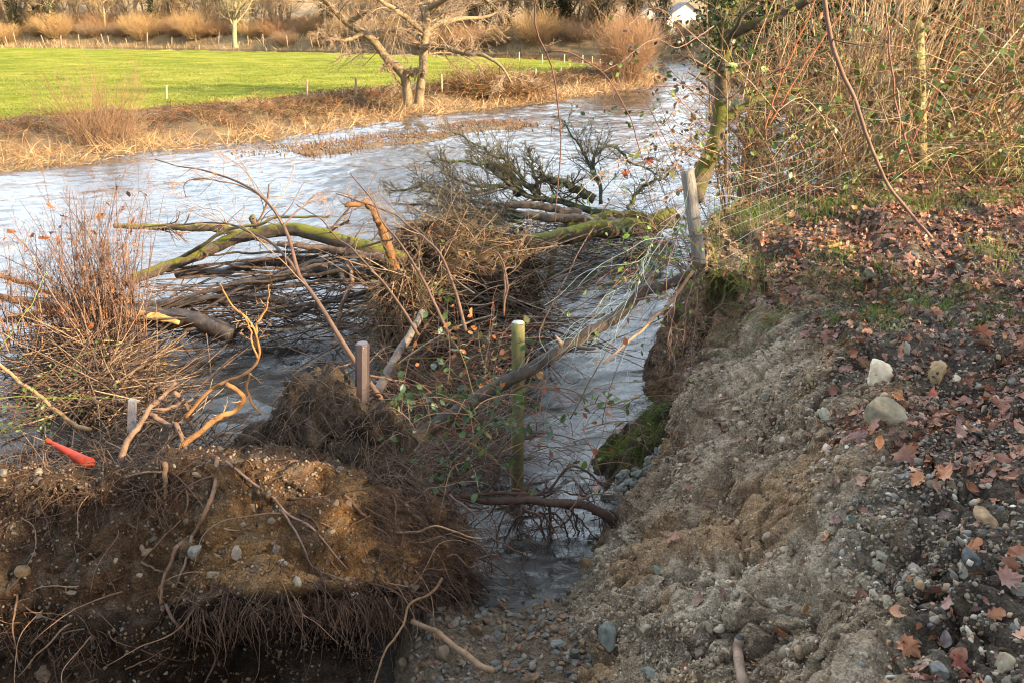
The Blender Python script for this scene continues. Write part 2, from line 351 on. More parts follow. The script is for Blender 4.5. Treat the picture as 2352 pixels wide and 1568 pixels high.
M['meadow'] = mat('meadow_grass', [(.10, .125, .02), (.21, .22, .036), (.32, .285, .065)], .55, 1, .8, 14, spec=.0, bdist=.12, detail=12, speck=(9, .75, 1.25))
M['bankmud'] = mat('bank_mud', [(.07, .05, .03), (.15, .105, .06), (.19, .155, .07)], 1.2, .85, .8, 14, spec=.2, bdist=.05)
M['wood_floor'] = mat('woodland_floor', [(.12, .085, .045), (.24, .165, .08), (.32, .23, .12)], .6, .9, .6, 8, bdist=.08)
def part_of(mask):
    f = F[mask]; u, inv = np.unique(f, return_inverse=True); return P.reshape(-1, 3)[u], inv.reshape(f.shape)
isf = (fs > 1.0) & (fo < 0)
isb = (fs <= 1.0) & (fo < -2) & (fs > -20)
for nm, mk_, mt, lb in (('meadow', isf, 'meadow', 'bright green sunlit meadow across the river'), ('far_river_bank', isb & ~isf, 'bankmud', 'brown muddy far river bank below the meadow'), ('woodland_ground', ~isf & ~isb, 'wood_floor', 'brown woodland ground rising beyond the river')):
    v, f = part_of(mk_); struct(MB().add(v, f).build(nm, M[mt], loc=(0, 0, 0)), lb, 'ground')
def far_h(x, y):
    i = np.clip(np.searchsorted(gx, x), 1, len(gx) - 1); j = np.clip(np.searchsorted(gy, y), 1, len(gy) - 1)
    tx = (x - gx[i - 1]) / (gx[i] - gx[i - 1]); ty = (y - gy[j - 1]) / (gy[j] - gy[j - 1])
    return (H[j - 1, i - 1] * (1 - tx) + H[j - 1, i] * tx) * (1 - ty) + (H[j, i - 1] * (1 - tx) + H[j, i] * tx) * ty

# ------------------------------------------------------------------ the setting: water
wy = np.geomspace(2.2, 122, 640); wx = np.concatenate([-np.geomspace(4, 75, 190)[::-1][:-1], np.linspace(-4, 4, 250), np.geomspace(4, 32, 120)[1:]])
X, Y = np.meshgrid(wx, wy); x, y = X.ravel(), Y.ravel()
a = x * .80 + y * .60; b = -x * .60 + y * .80                         # along and across the current
dx = .35 * noise(np.c_[x * .35, y * .35, 0 * x]); 
big = noise(np.c_[a * .55 + dx, b * .85, 0 * x]); mid = 1 - 2 * np.abs(noise(np.c_[a * 1.25 + dx * 2, b * 2.1, 0 * x + 5])); sm = noise(np.c_[a * 3.6, b * 5.2 + dx, 0 * x + 9]); fi = noise(np.c_[a * 9, b * 12, 0 * x + 2])
chop = .55 + .6 * sstep(-.3, .5, noise(np.c_[x * .16, y * .13, 0 * x + 4]))
calm = 1 - .55 * sstep(20, 60, y)
h = chop * calm * (.055 * big + .042 * mid + .021 * sm + .006 * fi)
sl = np.exp(-((x - .1) ** 2 / .7 + (y - 4.4) ** 2 / .9)); h = h + sl * (.018 * noise(np.c_[x * 4, y * 6, 0 * x]) + .012 * noise(np.c_[x * 9, y * 12, 0 * x]))
P = np.c_[x, y, h]
m = bpy.data.materials.new('river_water'); m.use_nodes = True; T = m.node_tree; N = T.nodes; L = T.links; bs = N['Principled BSDF']
bs.inputs['Roughness'].default_value = .06; bs.inputs['IOR'].default_value = 1.33; bs.inputs['Specular IOR Level'].default_value = .62
tc = N.new('ShaderNodeTexCoord'); nz = N.new('ShaderNodeTexNoise'); nz.inputs['Scale'].default_value = .8; nz.inputs['Detail'].default_value = 5; L.new(tc.outputs['Object'], nz.inputs[0])
cr = N.new('ShaderNodeValToRGB'); L.new(nz.outputs['Fac'], cr.inputs[0]); cr.color_ramp.elements[0].position = .3; cr.color_ramp.elements[1].position = .7
cr.color_ramp.elements[0].color = (.022, .019, .015, 1); cr.color_ramp.elements[1].color = (.045, .039, .031, 1); L.new(cr.outputs[0], bs.inputs['Base Color'])
mp = N.new('ShaderNodeMapping'); mp.inputs['Rotation'].default_value = (0, 0, radians(-37)); mp.inputs['Scale'].default_value = (1, 1.5, 1); L.new(tc.outputs['Object'], mp.inputs[0])
n2 = N.new('ShaderNodeTexNoise'); n2.inputs['Scale'].default_value = 4.5; n2.inputs['Detail'].default_value = 5; n2.inputs['Roughness'].default_value = .6; n2.inputs['Distortion'].default_value = .6; L.new(mp.outputs[0], n2.inputs[0])
bp = N.new('ShaderNodeBump'); bp.inputs['Strength'].default_value = .38; bp.inputs['Distance'].default_value = .04; L.new(n2.outputs['Fac'], bp.inputs['Height']); L.new(bp.outputs[0], bs.inputs['Normal'])
M['water'] = m
struct(MB().add(P, gridF(*X.shape)).build('river_water', m, loc=(0, 0, 0)), 'rippled grey brown river in winter spate', 'river')

# ------------------------------------------------------------------ the setting: the near bank (a swept, eroded face)
def Z(px, py, z): return onz(px, py, z)
R_ = lambda *p: [np.array(q, float) for q in p]
spine = lambda x, y, z=1.7: [np.array([x, y, z]), np.array([x + 5, y + .6, z + .1])]
rows = [
    R_((-2.2, .4, -.4), (-2.0, .2, .1), (-1.7, -.05, .5), (-1.4, -.3, .9), (-1.1, -.6, 1.3), (-.8, -1.0, 1.5), (-.4, -2.2, 1.6), (.2, -4.5, 1.6)),
    R_((-.6, 1.9, -.4), (-.4, 1.6, .1), (-.1, 1.2, .5), (.15, .85, .9), (.4, .5, 1.3), (.7, .1, 1.5), (1.4, -1.0, 1.6), (2.6, -3.5, 1.6)),
    R_((.05, 3.25, -.4), Z(1290, 1590, .1), Z(1450, 1575, .4), Z(1660, 1575, .8), Z(1900, 1580, 1.18), Z(2200, 1575, 1.43), Z(2800, 1560, 1.52), (5.5, .6, 1.6)),
    R_((.10, 3.8, -.4), Z(1300, 1420, .08), Z(1420, 1400, .4), Z(1620, 1380, .8), Z(1850, 1330, 1.15), Z(2120, 1270, 1.45), Z(2750, 1200, 1.58), (6.5, 2.2, 1.65)),
    R_((.25, 4.5, -.4), Z(1365, 1250, .08), Z(1470, 1190, .42), Z(1610, 1130, .78), Z(1820, 1080, 1.1), Z(2030, 1000, 1.42), Z(2750, 940, 1.6), (7.0, 3.6, 1.7)),
    R_((.50, 5.2, -.4), Z(1470, 1110, .1), Z(1540, 1020, .45), Z(1600, 930, .80), Z(1730, 840, 1.12), Z(1990, 830, 1.42), Z(2750, 770, 1.64), (7.6, 5.0, 1.75)),
    R_((.95, 5.75, -.4), (1.15, 5.65, .1), (1.22, 5.45, .5), Z(1622, 800, .85), Z(1680, 690, 1.2), Z(1860, 670, 1.42), Z(2750, 640, 1.68), (8.2, 6.2, 1.8)),
    R_((1.0, 6.2, -.4), (1.35, 6.1, .1), (1.40, 5.95, .6), (1.42, 5.8, 1.0), Z(1628, 640, 1.36), Z(1690, 600, 1.52), Z(2700, 540, 1.72), (8.6, 7.2, 1.85)),
    R_((.9, 6.9, -.4), (1.25, 6.7, .1), (1.4, 6.5, .6), (1.5, 6.35, 1.1), Z(1632, 560, 1.50), Z(1700, 520, 1.62), Z(2600, 450, 1.78), (9.0, 8.4, 1.9)),
    R_((1.5, 8.2, -.4), (1.6, 7.8, .1), (1.7, 7.5, .6), (1.85, 7.3, 1.1), Z(1700, 470, 1.55), Z(1800, 445, 1.66), Z(2500, 390, 1.82), (9.6, 9.6, 1.95)),
    R_((3.2, 9.6, -.4), (3.2, 9.2, .1), (3.2, 8.9, .6), (3.25, 8.6, 1.1), Z(1850, 425, 1.5), Z(1950, 418, 1.66), Z(2420, 365, 1.85), (10.5, 11.5, 1.95)),
    R_((5.2, 11.4, -.4), (5.2, 10.9, .1), (5.2, 10.5, .6), (5.2, 10.1, 1.1), (5.2, 9.75, 1.55), (5.3, 9.4, 1.72), (7.2, 10.4, 1.85), (11.5, 13.5, 1.95)),
    R_((6.6, 14, -.4), (6.9, 13.7, .1), (7.2, 13.4, .6), (7.5, 13.1, 1.1), (7.8, 12.8, 1.5), (8.2, 12.5, 1.7), (10, 13.5, 1.8), (14, 15.5, 1.9)),
    R_((8.0, 21, -.4), (8.4, 20.8, .1), (8.8, 20.6, .6), (9.2, 20.4, 1.1), (9.6, 20.2, 1.4), (10.2, 20, 1.6), (12, 20.5, 1.7), (17, 22, 1.8)),
    R_((11, 33, -.4), (11.4, 32.8, .1), (11.9, 32.6, .5), (12.4, 32.4, .9), (13, 32.2, 1.2), (14, 32, 1.4), (16, 32, 1.5), (22, 33, 1.6)),
]
A = np.array(rows)
A = crom(A, [20, 60, 110, 110, 110, 100, 70, 60, 50, 40, 30, 14, 10, 8])
A = crom(A.transpose(1, 0, 2), [12, 46, 62, 62, 62, 70, 24]).transpose(1, 0, 2)
ci = np.concatenate([k + np.arange(s) / s for k, s in enumerate([12, 46, 62, 62, 62, 70, 24])] + [[7]])
Nn = gridN(A); 
if Nn[..., 2].mean() < 0: Nn = -Nn
q = A.reshape(-1, 3); ht = q[:, 2]; CI = np.broadcast_to(ci, A.shape[:2]).ravel()
face = sstep(.6, 1.4, CI) * (1 - sstep(5.2, 6, CI)); nearw = 1 - sstep(9, 14, q[:, 1])
wq = q + .12 * np.stack([fbm(q * 2.2 + 31 * k, 2) for k in range(3)], 1)
d1 = fbm(wq * 1.15, 3) * .10; d2 = -billow(wq * 2.6, 3) * .034; f1, f2, rid = worley(wq * 7.5); g1, g2, rid2 = worley(wq * 19, 1)
rough_ = sstep(-.35, .25, fbm(wq * 1.9 + 60, 3)); d3 = rough_ * ((rid - .5) * .065 - f1 * .028 - .024 * (1 - sstep(0, .12, f2 - f1))) + billow(wq * 9.5 + 4, 3) * .008; d4 = (rid2 - .5) * .020 - g1 * .014 + fbm(wq * 40, 2) * .004
gul = -np.maximum(0, .12 - np.abs(noise(np.c_[wq[:, 0] * 1.1 + wq[:, 2] * .3, wq[:, 1] * 1.6 - wq[:, 2] * .5, wq[:, 2] * .35] + 20))) * .75     # rills and cracks
crk = -np.maximum(0, .045 - np.abs(noise(wq * np.array([2.2, 2.2, .9]) + 55))) * .9
disp = face * (d1 + d2 + gul + crk) + (.22 + .78 * face) * (d3 + d4) + (1 - face) * fbm(q * 1.5, 3) * .035
# the undercut of the vertical face below the turf by the leaning post
q2 = q + (Nn.reshape(-1, 3) * (disp * np.where(nearw > 0, nearw, .4))[:, None])
BANK = q2.reshape(A.shape); BN = gridN(BANK)
if BN[..., 2].mean() < 0: BN = -BN
n5 = fbm(wq * 1.7 + 3, 4); n6 = fbm(wq * 5 + 8, 4); up = BN.reshape(-1, 3)[:, 2]
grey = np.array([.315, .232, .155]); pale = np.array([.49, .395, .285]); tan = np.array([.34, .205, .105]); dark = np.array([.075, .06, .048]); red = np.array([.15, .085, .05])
K = np.ones((len(q), 3)) * grey
mixc = lambda K, c, wgt: K * (1 - wgt[:, None]) + c * wgt[:, None]
K = mixc(K, pale, sstep(.0, .55, n5 + .35 * n6) * .8)
K = mixc(K, tan, sstep(.05, .5, fbm(wq * 1.3 + 40, 4) + .2 * n6) * .75)
pk = np.exp(-(((q[:, 0] - 1.62) / .26) ** 2 + ((q[:, 1] - 5.05) / .65) ** 2)) * sstep(.5, .9, ht) * (1 - sstep(1.3, 1.5, ht)); K = mixc(K, pale * 1.05, pk * .9)  # cliff face painted paler here, as if lit by open sky
K = mixc(K, red, sstep(5.15, 5.6, q[:, 1]) * (1 - sstep(1.2, 1.5, ht)) * .85)
K = mixc(K, red * .9, (1 - sstep(.0, .10, np.abs(q[:, 1] - 4.4) - .25)) * sstep(.05, .3, n6) * .5 * (1 - sstep(.9, 1.1, ht)))
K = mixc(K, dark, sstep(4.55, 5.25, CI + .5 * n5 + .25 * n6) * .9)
K = mixc(K, np.array([.14, .105, .07]), sstep(5.6, 6.4, q[:, 1]) * sstep(1.3, 1.5, ht) * .7)
K = K * (1 - .45 * (1 - sstep(.02, .28, ht)))[:, None]               # wet foot
BANKC = np.array(K).reshape(A.shape)
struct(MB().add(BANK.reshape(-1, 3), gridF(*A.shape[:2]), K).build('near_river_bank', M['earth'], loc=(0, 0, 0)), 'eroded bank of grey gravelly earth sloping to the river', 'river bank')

class Surf:
    """finds the spot of a swept surface seen in a direction, and scatters spots over it"""
    def __init__(s, P, N):
        s.P = P.reshape(-1, 3); s.N = N.reshape(-1, 3); s.x, s.y, s.f = topix(s.P)
        a = np.linalg.norm(np.cross(np.gradient(P, axis=0), np.gradient(P, axis=1)), axis=-1).ravel(); s.a = a
    def spot(s, px, py, r=7):
        d = np.hypot(s.x - px, s.y - py); d = np.where(np.isnan(d), 1e9, d)
        c = np.nonzero(d < max(r, d.min() * 1.3))[0]; k = c[np.argmin(s.f[c])]; return s.P[k].copy(), s.N[k].copy()
    def scatter(s, n, wgt):
        w = s.a * wgt; k = G.choice(len(w), n, p=w / w.sum()); j = G.normal(size=(n, 3)) * .006; return s.P[k] + j, s.N[k], k
SB = Surf(BANK, BN)
vis = (~np.isnan(SB.x)) & (SB.x > -150) & (SB.x < 3300) & (SB.y > -50) & (SB.y < 1700)

# gravel bar at the foot of the bank
X, Y = np.meshgrid(np.linspace(-1.2, 1.1, 170), np.linspace(1.4, 4.3, 190)); x, y = X.ravel(), Y.ravel()
h = .13 - .45 * (1 - sstep(-1.0, -.35, x + .12 * (y - 3))) - .22 * sstep(3.35, 4.2, y + .18 * x) + .05 * fbm(np.c_[x * 1.6, y * 1.6, 0 * x], 3) + .02 * billow(np.c_[x * 7, y * 7, 0 * x], 3) + .10 * sstep(.3, 1.0, x) * (1 - sstep(3.2, 3.9, y))
BAR = np.stack([X, Y, h.reshape(X.shape)], -1); SBar = Surf(BAR, gridN(BAR))
struct(MB().add(BAR.reshape(-1, 3), gridF(*X.shape), np.array([.17, .125, .085]) * (1 + .35 * fbm(np.c_[x * 5, y * 5, 0 * x], 3))[:, None]).build('gravel_bar', M['earth'], loc=(0, 0, 0)), 'wet brown gravel at the bottom of the gully', 'gravel')

# mossy shelf below the cliff
X, Y = np.meshgrid(np.linspace(.2, 1.75, 140), np.linspace(3.9, 6.4, 180)); x, y = X.ravel(), Y.ravel()
e = 1 - np.hypot((x - 1.32) / .86, (y - 5.25) / 1.05); h = -.10 + .60 * sstep(-.05, .8, e) * (.35 + .65 * sstep(4.7, 5.1, y)) + (.11 * fbm(np.c_[x * 3, y * 3, 0 * x], 3) + .05 * billow(np.c_[x * 7, y * 7, 0 * x], 3)) * sstep(0, .3, e)
SHELF = np.stack([X, Y, h.reshape(X.shape)], -1); SSh = Surf(SHELF, gridN(SHELF))
nm = fbm(np.c_[x * 3.5, y * 3.5, h * 3], 3); kc = mixc(np.ones((len(x), 3)) * np.array([.06, .047, .032]), np.array([.085, .095, .02]), sstep(-.1, .35, nm) * sstep(4.75, 5.1, y) * sstep(.02, .12, h))
struct(MB().add(SHELF.reshape(-1, 3), gridF(*X.shape), kc).build('mossy_shelf', M['earth'], loc=(0, 0, 0)), 'low mossy shelf of earth at the foot of the cliff', 'river bank')

# ------------------------------------------------------------------ the slumped block of bank on the left, full of roots
def prof(px, crest, Yc, pts, back=(.45, .75)):
    c = at(px, crest, Yc); r = [c + np.array([0, back[1] + .5, -c[2] - .3]), c + np.array([0, back[1], -.50]), c]
    return r + [at(p[0] if len(p) == 3 else px, p[-2], p[-1]) for p in pts]
lrows = [
    prof(-600, 1080, 3.6, [(1180, 3.35), (1330, 3.15), (1440, 3.0), (1540, 2.95), (1750, 2.6)]),
    prof(-200, 1085, 3.55, [(1190, 3.35), (1320, 3.15), (1430, 3.0), (1540, 2.95), (1750, 2.6)]),
    prof(0, 1085, 3.55, [(1190, 3.36), (1310, 3.18), (1420, 3.05), (1530, 2.98), (1750, 2.6)]),
    prof(200, 1088, 3.52, [(1190, 3.36), (1320, 3.16), (1430, 3.05), (1540, 3.0), (1750, 2.6)]),
    prof(380, 1065, 3.55, [(1180, 3.38), (1310, 3.18), (1420, 3.06), (1530, 3.05), (1750, 2.65)]),
    prof(520, 1045, 3.6, [(1170, 3.36), (1300, 3.15), (1385, 3.02), (1440, 3.42), (1650, 2.9)]),
    prof(660, 1050, 3.65, [(1170, 3.40), (1290, 3.18), (1370, 3.05), (1430, 3.5), (1650, 2.92)]),
    prof(800, 1090, 3.75, [(1190, 3.52), (1290, 3.33), (1358, 3.2), (1420, 3.58), (1650, 2.95)]),
    prof(930, 1140, 3.9, [(1220, 3.72), (1300, 3.55), (1360, 3.45), (1405, 3.68), (1600, 3.2)]),
    prof(1030, 1185, 4.0, [(1235, 3.9), (1295, 3.8), (1345, 3.72), (1400, 3.75), (1560, 3.45)]),
    prof(1075, 1230, 4.15, [(1265, 4.1), (1300, 4.05), (1340, 4.0), (1380, 3.95), (1480, 3.75)], (.2, .3)),
]
A = np.array(lrows); sub = [10, 26, 34, 40, 40, 36, 26]
A = crom(A, [16, 30, 44, 44, 38, 38, 38, 38, 34, 22]); A = crom(A.transpose(1, 0, 2), sub).transpose(1, 0, 2)
ci = np.concatenate([k + np.arange(s) / s for k, s in enumerate(sub)] + [[7]])
Nn = gridN(A); Nn = Nn if Nn[:, 80:170, 1].mean() < 0 else -Nn
q = A.reshape(-1, 3); CI = np.broadcast_to(ci, A.shape[:2]).ravel()
wq = q + .1 * np.stack([fbm(q * 2.5 + 31 * k, 2) for k in range(3)], 1)
f1, f2, rid = worley(wq * 8, 2); g1, g2, rid2 = worley(wq * 20, 3); mclod = (rid - .5) * .045 - f1 * .02 + (rid2 - .5) * .016 - g1 * .012
disp = fbm(wq * 1.5 + 9, 3) * .09 + -billow(wq * 3.5 + 2, 3) * .030 + mclod
MOUND = (q + Nn.reshape(-1, 3) * disp[:, None]).reshape(A.shape); MN = gridN(MOUND); MN = MN if MN[:, 80:170, 1].mean() < 0 else -MN
SM = Surf(MOUND, MN); n5 = fbm(wq * 1.6 + 5, 4); n6 = fbm(wq * 6, 3)
K = np.ones((len(q), 3)) * np.array([.085, .050, .029]); K = mixc(K, np.array([.38, .205, .08]), np.exp(-(((q[:, 0] + .85) / .62) ** 2)) * sstep(1.9, 2.6, CI) * (1 - sstep(4.6, 5.0, CI)) * sstep(-.5, .4, n5))
K = mixc(K, np.array([.15, .12, .09]), sstep(.15, .6, n6 + .4 * n5) * .5); K = mixc(K, np.array([.032, .021, .014]), sstep(4.6, 4.95, CI) * .92); K = mixc(K, np.array([.085, .06, .042]), sstep(.1, .5, -n5) * .6)  # soil under the lip painted near black, standing in for undercut shade
K_M = K.copy()
mound = thing('slumped_bank', 'slumped block of brown earth bristling with torn roots at lower left', 'earth block', (-1.3, 3.2, .2))
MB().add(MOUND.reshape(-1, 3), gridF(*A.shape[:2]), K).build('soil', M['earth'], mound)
# ------------------------------------------------------------------ far woodland: bare trees and willow scrub beyond the meadow
def copy_thing(o, loc, rz, sc, label=None, group=None):
    c = o.copy(); C.objects.link(c); c.location = [float(v) for v in loc]; c.rotation_euler = (0, 0, rz); c.scale = (sc[0], sc[0], sc[1])
    if label: c['label'] = label
    if group: c['group'] = group
    for ch in o.children:
        d = ch.copy(); C.objects.link(d); d.parent = c
    return c
def tree_proto(name, label, cat, h, col, seed, spread=.75, ivy=0, nl=(13, 9, 8, 4), low=.12, r0=.24, tw=.007):
    global G; keep = G; G = np.random.default_rng(seed)
    t = thing(name, label, cat, (0, 0, 0))
    P0 = strands([[0, 0, -.2]], [[U(-.1, .1), U(-.1, .1), 1]], h, 14, .05, -.02); R0 = taper(1, 14, r0, r0 * .3)
    P1, R1 = kids(P0, R0, nl[0], low, .98, spread, (.35, .6), .6, 10, .14, -.05, up=.2)
    P2, R2 = kids(P1, R1, nl[1], .15, 1, .75, (.3, .55), .55, 7, .17, -.03, rmin=.02)
    tr = MB(); tr.add(*tubes(P0, R0, 8), col); tr.add(*tubes(P1, R1, 5), col); tr.build('trunk', M['bark'], t)
    cr = MB(); cr.add(*tubes(P2, R2, 3), np.array(col) * 1.05)
    P3, R3 = kids(P2, R2, nl[2], .1, 1, .7, (.35, .7), .5, 5, .18, -.02, rmin=tw * 1.2); P4, R4 = kids(P3, R3, nl[3], .15, 1, .6, (.4, .8), .6, 4, .15, .0, rmin=tw)
    cr.add(*tubes(P3, R3, 3), np.array(col) * 1.25); cr.add(*tubes(P4, R4, 3), np.array(col) * 1.4); cr.build('crown', M['twig'], t)
    if ivy:
        k = G.integers(0, 14 - 4, ivy); ps = P0[0, k] + G.normal(size=(ivy, 3)) * np.array([.45, .45, .5]); ps2 = P1[G.integers(0, nl[0], ivy), G.integers(0, 6, ivy)] + G.normal(size=(ivy, 3)) * .35
        V, F, kk = leaves(OVAL, np.r_[ps, ps2], G.normal(size=(2 * ivy, 3)), U(.18, .32, 2 * ivy), .2); MB().add(V, F, rep(pick([(.035, .05, .015), (.06, .075, .02)], 2 * ivy), kk)).build('ivy', M['green_leaf'], t)
    G = keep; return t
def shrub_proto(name, label, cat, h, w, n, col, seed, tw=.009, rs=(.007, .016)):
    global G; keep = G; G = np.random.default_rng(seed)
    t = thing(name, label, cat, (0, 0, 0)); a = U(0, 2 * pi, n); s = U(0, 1, n) ** .6
    S = np.c_[np.cos(a) * s * w * .24, np.sin(a) * s * w * .24, np.full(n, -.1)]; D = np.c_[np.cos(a) * s * w / h * .62, np.sin(a) * s * w / h * .62, np.ones(n)]
    P1 = strands(S, D, h * U(.6, 1.05, n), 8, .10, .015); R1 = taper(n, 8, U(rs[0], rs[1], n), rs[0] * .6)
    P2, R2 = kids(P1, R1, 9, .15, 1, .65, (.25, .5), .6, 5, .14, -.01, rmin=tw, up=.4)
    MB().add(*tubes(P1, R1, 3), np.array(col) * .85).build('stems', M['twig'], t); MB().add(*tubes(P2, R2, 3), np.array(col) * 1.15).build('twigs', M['twig'], t)
    G = keep; return t
protoT = [tree_proto('bare_tree', 'tall grey brown bare tree in the wood beyond the meadow', 'tree', 11, (.32, .235, .145), 11),
          tree_proto('bare_tree', 'broad bare tree with golden twigs in the far wood', 'tree', 9.5, (.37, .265, .14), 12, .9),
          tree_proto('ivy_tree', 'bare far tree with dark green ivy round its trunk', 'tree', 11, (.27, .20, .12), 13, .7, 900),
          tree_proto('slender_tree', 'slender pale bare tree among the far willows', 'tree', 12, (.28, .20, .11), 14, .5, 0, (14, 6, 5, 3), .2, .13)]
protoS = [shrub_proto('willow_shrub', 'rounded tan willow shrub on the far river bank', 'shrub', 3.1, 4.4, 330, (.41, .27, .125), 21, .006),
          shrub_proto('willow_shrub', 'broad reddish brown willow thicket on the far river bank', 'shrub', 2.6, 4.6, 330, (.35, .205, .105), 22, .006),
          shrub_proto('hawthorn_shrub', 'dull grey brown thorn shrub between the far willows', 'shrub', 2.3, 3.6, 280, (.29, .195, .115), 23, .006)]
GT = ['bare trees of the far wood', 'golden trees of the far wood', 'ivy trees of the far wood', 'slender trees of the far wood']
GS = ['tan willow shrubs along the far bank', 'reddish willow thickets along the far bank', 'thorn shrubs along the far bank']
used = set()
def put(kind, k, x, y, sc):
    o = (protoT if kind else protoS)[k]; loc = (x, y, far_h(x, y) - .05); rz = U(0, 6.28)
    if (kind, k) in used: copy_thing(o, loc, rz, sc)
    else:
        used.add((kind, k)); o['group'] = (GT if kind else GS)[k]; o.location = loc; o.rotation_euler = (0, 0, rz); o.scale = (sc[0], sc[0], sc[1])
ol = np.array([(-90, 110), (-40, 99), (-12, 86), (2, 80), (12, 78), (18, 72), (19.5, 60), (17, 48)], float)
dl = np.r_[0, np.cumsum(np.hypot(*np.diff(ol, axis=0).T))]
def along(s, off):
    x = np.interp(s, dl, ol[:, 0]); y = np.interp(s, dl, ol[:, 1]); x2 = np.interp(s + .5, dl, ol[:, 0]); y2 = np.interp(s + .5, dl, ol[:, 1]); t = np.array([x2 - x, y2 - y]); t /= max(np.hypot(*t), 1e-6)
    return x - t[1] * off, y + t[0] * off
s = 14.
while s < dl[-1] - 1:                                    # scrub along the water
    x, y = along(s, U(.8, 3.0)); k = G.choice(3, p=[.55, .25, .2]); hs = U(.5, 1.05); put(0, k, x, y, (hs * U(.9, 1.15), hs)); s += U(2.2, 5.2)
for row, (o0, o1, step, sc0) in enumerate([(1.5, 4, 5.5, .8), (3, 8, 3.2, .7), (7, 14, 2.8, .85), (14, 26, 2.6, 1.05)]):
    s = 10. + row
    while s < dl[-1] - 1:
        x, y = along(s, U(o0, o1)); px = 1176 + FPX * x / y
        if not (1450 < px < 1600 and row > 0): k = G.choice(4, p=[.36, .34, .14, .16]); hs = sc0 * U(.85, 1.15); put(1, k, x, y, (hs, hs))
        s += step * U(.7, 1.4)
for x, y in ((-22, 118), (-8, 120), (-50, 124), (5, 116), (-64, 118), (16, 112), (30, 108), (40, 100), (26, 92), (-36, 122), (-15, 112), (-70, 126)): put(1, int(G.integers(0, 2)), x, y, (1.5, 1.5))
for px, yy in ((1250, 84), (1290, 88), (1345, 86), (1385, 90), (1420, 92), (1620, 82), (1650, 84), (500, 108), (180, 118)): put(1, 2, (px - 1176) / FPX * yy, yy, (.95, .9))
for k in range(120):                                      # scrub filling the ground under the far trees
    x, y = along(U(10, dl[-1] - 2), U(2, 20)); px = 1176 + FPX * x / y
    if not (1455 < px < 1600 and y > 84): put(0, int(G.integers(0, 3)), x, y, (U(.8, 1.4), U(.5, 1.15)))

# the pale mossy tree at the far edge of the meadow
t = tree_proto('lichen_tree', 'pale lichen covered tree at the far edge of the meadow', 'tree', 8, (.30, .25, .13), 33, .55, 0, (13, 9, 6, 3), .15, .27)
q = at(541, 118, 84); t.location = (q[0], 84, .7)
# orange osier at the tip of the meadow
q = onz(1440, 192, .15); o = shrub_proto('osier_shrub', 'orange brown osier shrub at the tip of the meadow by the water', 'shrub', 3.3, 2.6, 460, (.33, .20, .11), 41, .006); o.location = (q[0], q[1] + .6, .1); o.scale = (.9, .9, 1)
# sparse shrub at the near left edge of the meadow
q = at(232, 268, 21.5); o = shrub_proto('bare_shrub', 'sparse bare upright shrub on the near edge of the meadow', 'shrub', 2.5, 2.6, 80, (.24, .14, .075), 43, .0035, (.006, .012)); o.location = (q[0], 21.5, far_h(q[0], 21.5)); o.scale = (.8, .8, .95)

# the twin stemmed tree on the far bank
Yt = 29.0; b = at(950, 232, Yt); t = thing('riverbank_tree', 'spreading bare twin trunked tree on the far bank edge', 'tree', (b[0], Yt, far_h(b[0], Yt)))
tc_ = (.23, .165, .09); wood = MB(); cr = MB(); limbs = []
for pts, r0, r1 in [
    ([(938, 240, Yt), (934, 205, Yt), (925, 170, Yt), (880, 122, Yt), (850, 86, Yt - .2), (800, 52, Yt - .5), (752, 5, Yt - 1), (705, -50, Yt - 1.4), (640, -140, Yt - 2)], .18, .05),
    ([(962, 240, Yt), (968, 172, Yt + .1), (972, 118, Yt + .2), (980, 60, Yt + .2), (988, -20, Yt + .4), (1000, -160, Yt + .5)], .17, .09),
    ([(925, 172, Yt), (950, 165, Yt - .2), (975, 168, Yt - .2)], .14, .09),
    ([(972, 110, Yt + .2), (1010, 108, Yt - .5), (1060, 122, Yt - 1.2), (1110, 128, Yt - 1.7), (1150, 152, Yt - 2), (1175, 190, Yt - 2.2)], .12, .03),
    ([(978, 72, Yt + .2), (1020, 50, Yt + 1), (1070, 42, Yt + 1.6), (1115, 40, Yt + 2), (1160, 20, Yt + 2.4)], .12, .03),
    ([(966, 95, Yt + .1), (940, 72, Yt + 1), (900, 72, Yt + 1.6), (850, 76, Yt + 2), (800, 80, Yt + 2.2)], .09, .03),
    ([(962, 66, Yt + .1), (930, 40, Yt - .8), (895, 15, Yt - 1.5), (860, -10, Yt - 2), (800, -70, Yt - 3)], .10, .04),
    ([(835, 76, Yt - .3), (800, 92, Yt - 1), (765, 90, Yt - 1.5), (730, 72, Yt - 2)], .08, .02),
    ([(800, 52, Yt - .5), (840, 28, Yt - .8), (870, 5, Yt - 1), (880, -60, Yt - 1.2)], .10, .05),
    ([(984, 20, Yt + .3), (1040, -8, Yt - .6), (1110, -20, Yt - 1), (1180, -60, Yt - 1.6)], .10, .04),
    ([(930, 200, Yt), (890, 160, Yt - .6), (880, 150, Yt - .9)], .05, .015)]:
    Pp = path(pts, 30, .05); Rr = taper(1, 30, r0, r1)[0]; wood.add(*tubes(Pp, Rr, 8, lump=.12), tc_); limbs.append((Pp[::2], Rr[::2]))
wood.build('trunk', M['bark'], t)
Pl = np.array([l[0] for l in limbs]); Rl = np.array([l[1] for l in limbs])
P2, R2 = kids(Pl, Rl, 16, .2, 1, .9, (.22, .45), .32, 8, .17, .02, rmin=.014, up=.2); P3, R3 = kids(P2, R2, 10, .1, 1, .75, (.35, .7), .5, 6, .16, .0, rmin=.006); P4, R4 = kids(P3, R3, 5, .15, 1, .65, (.35, .7), .6, 4, .14, .0, rmin=.0045)
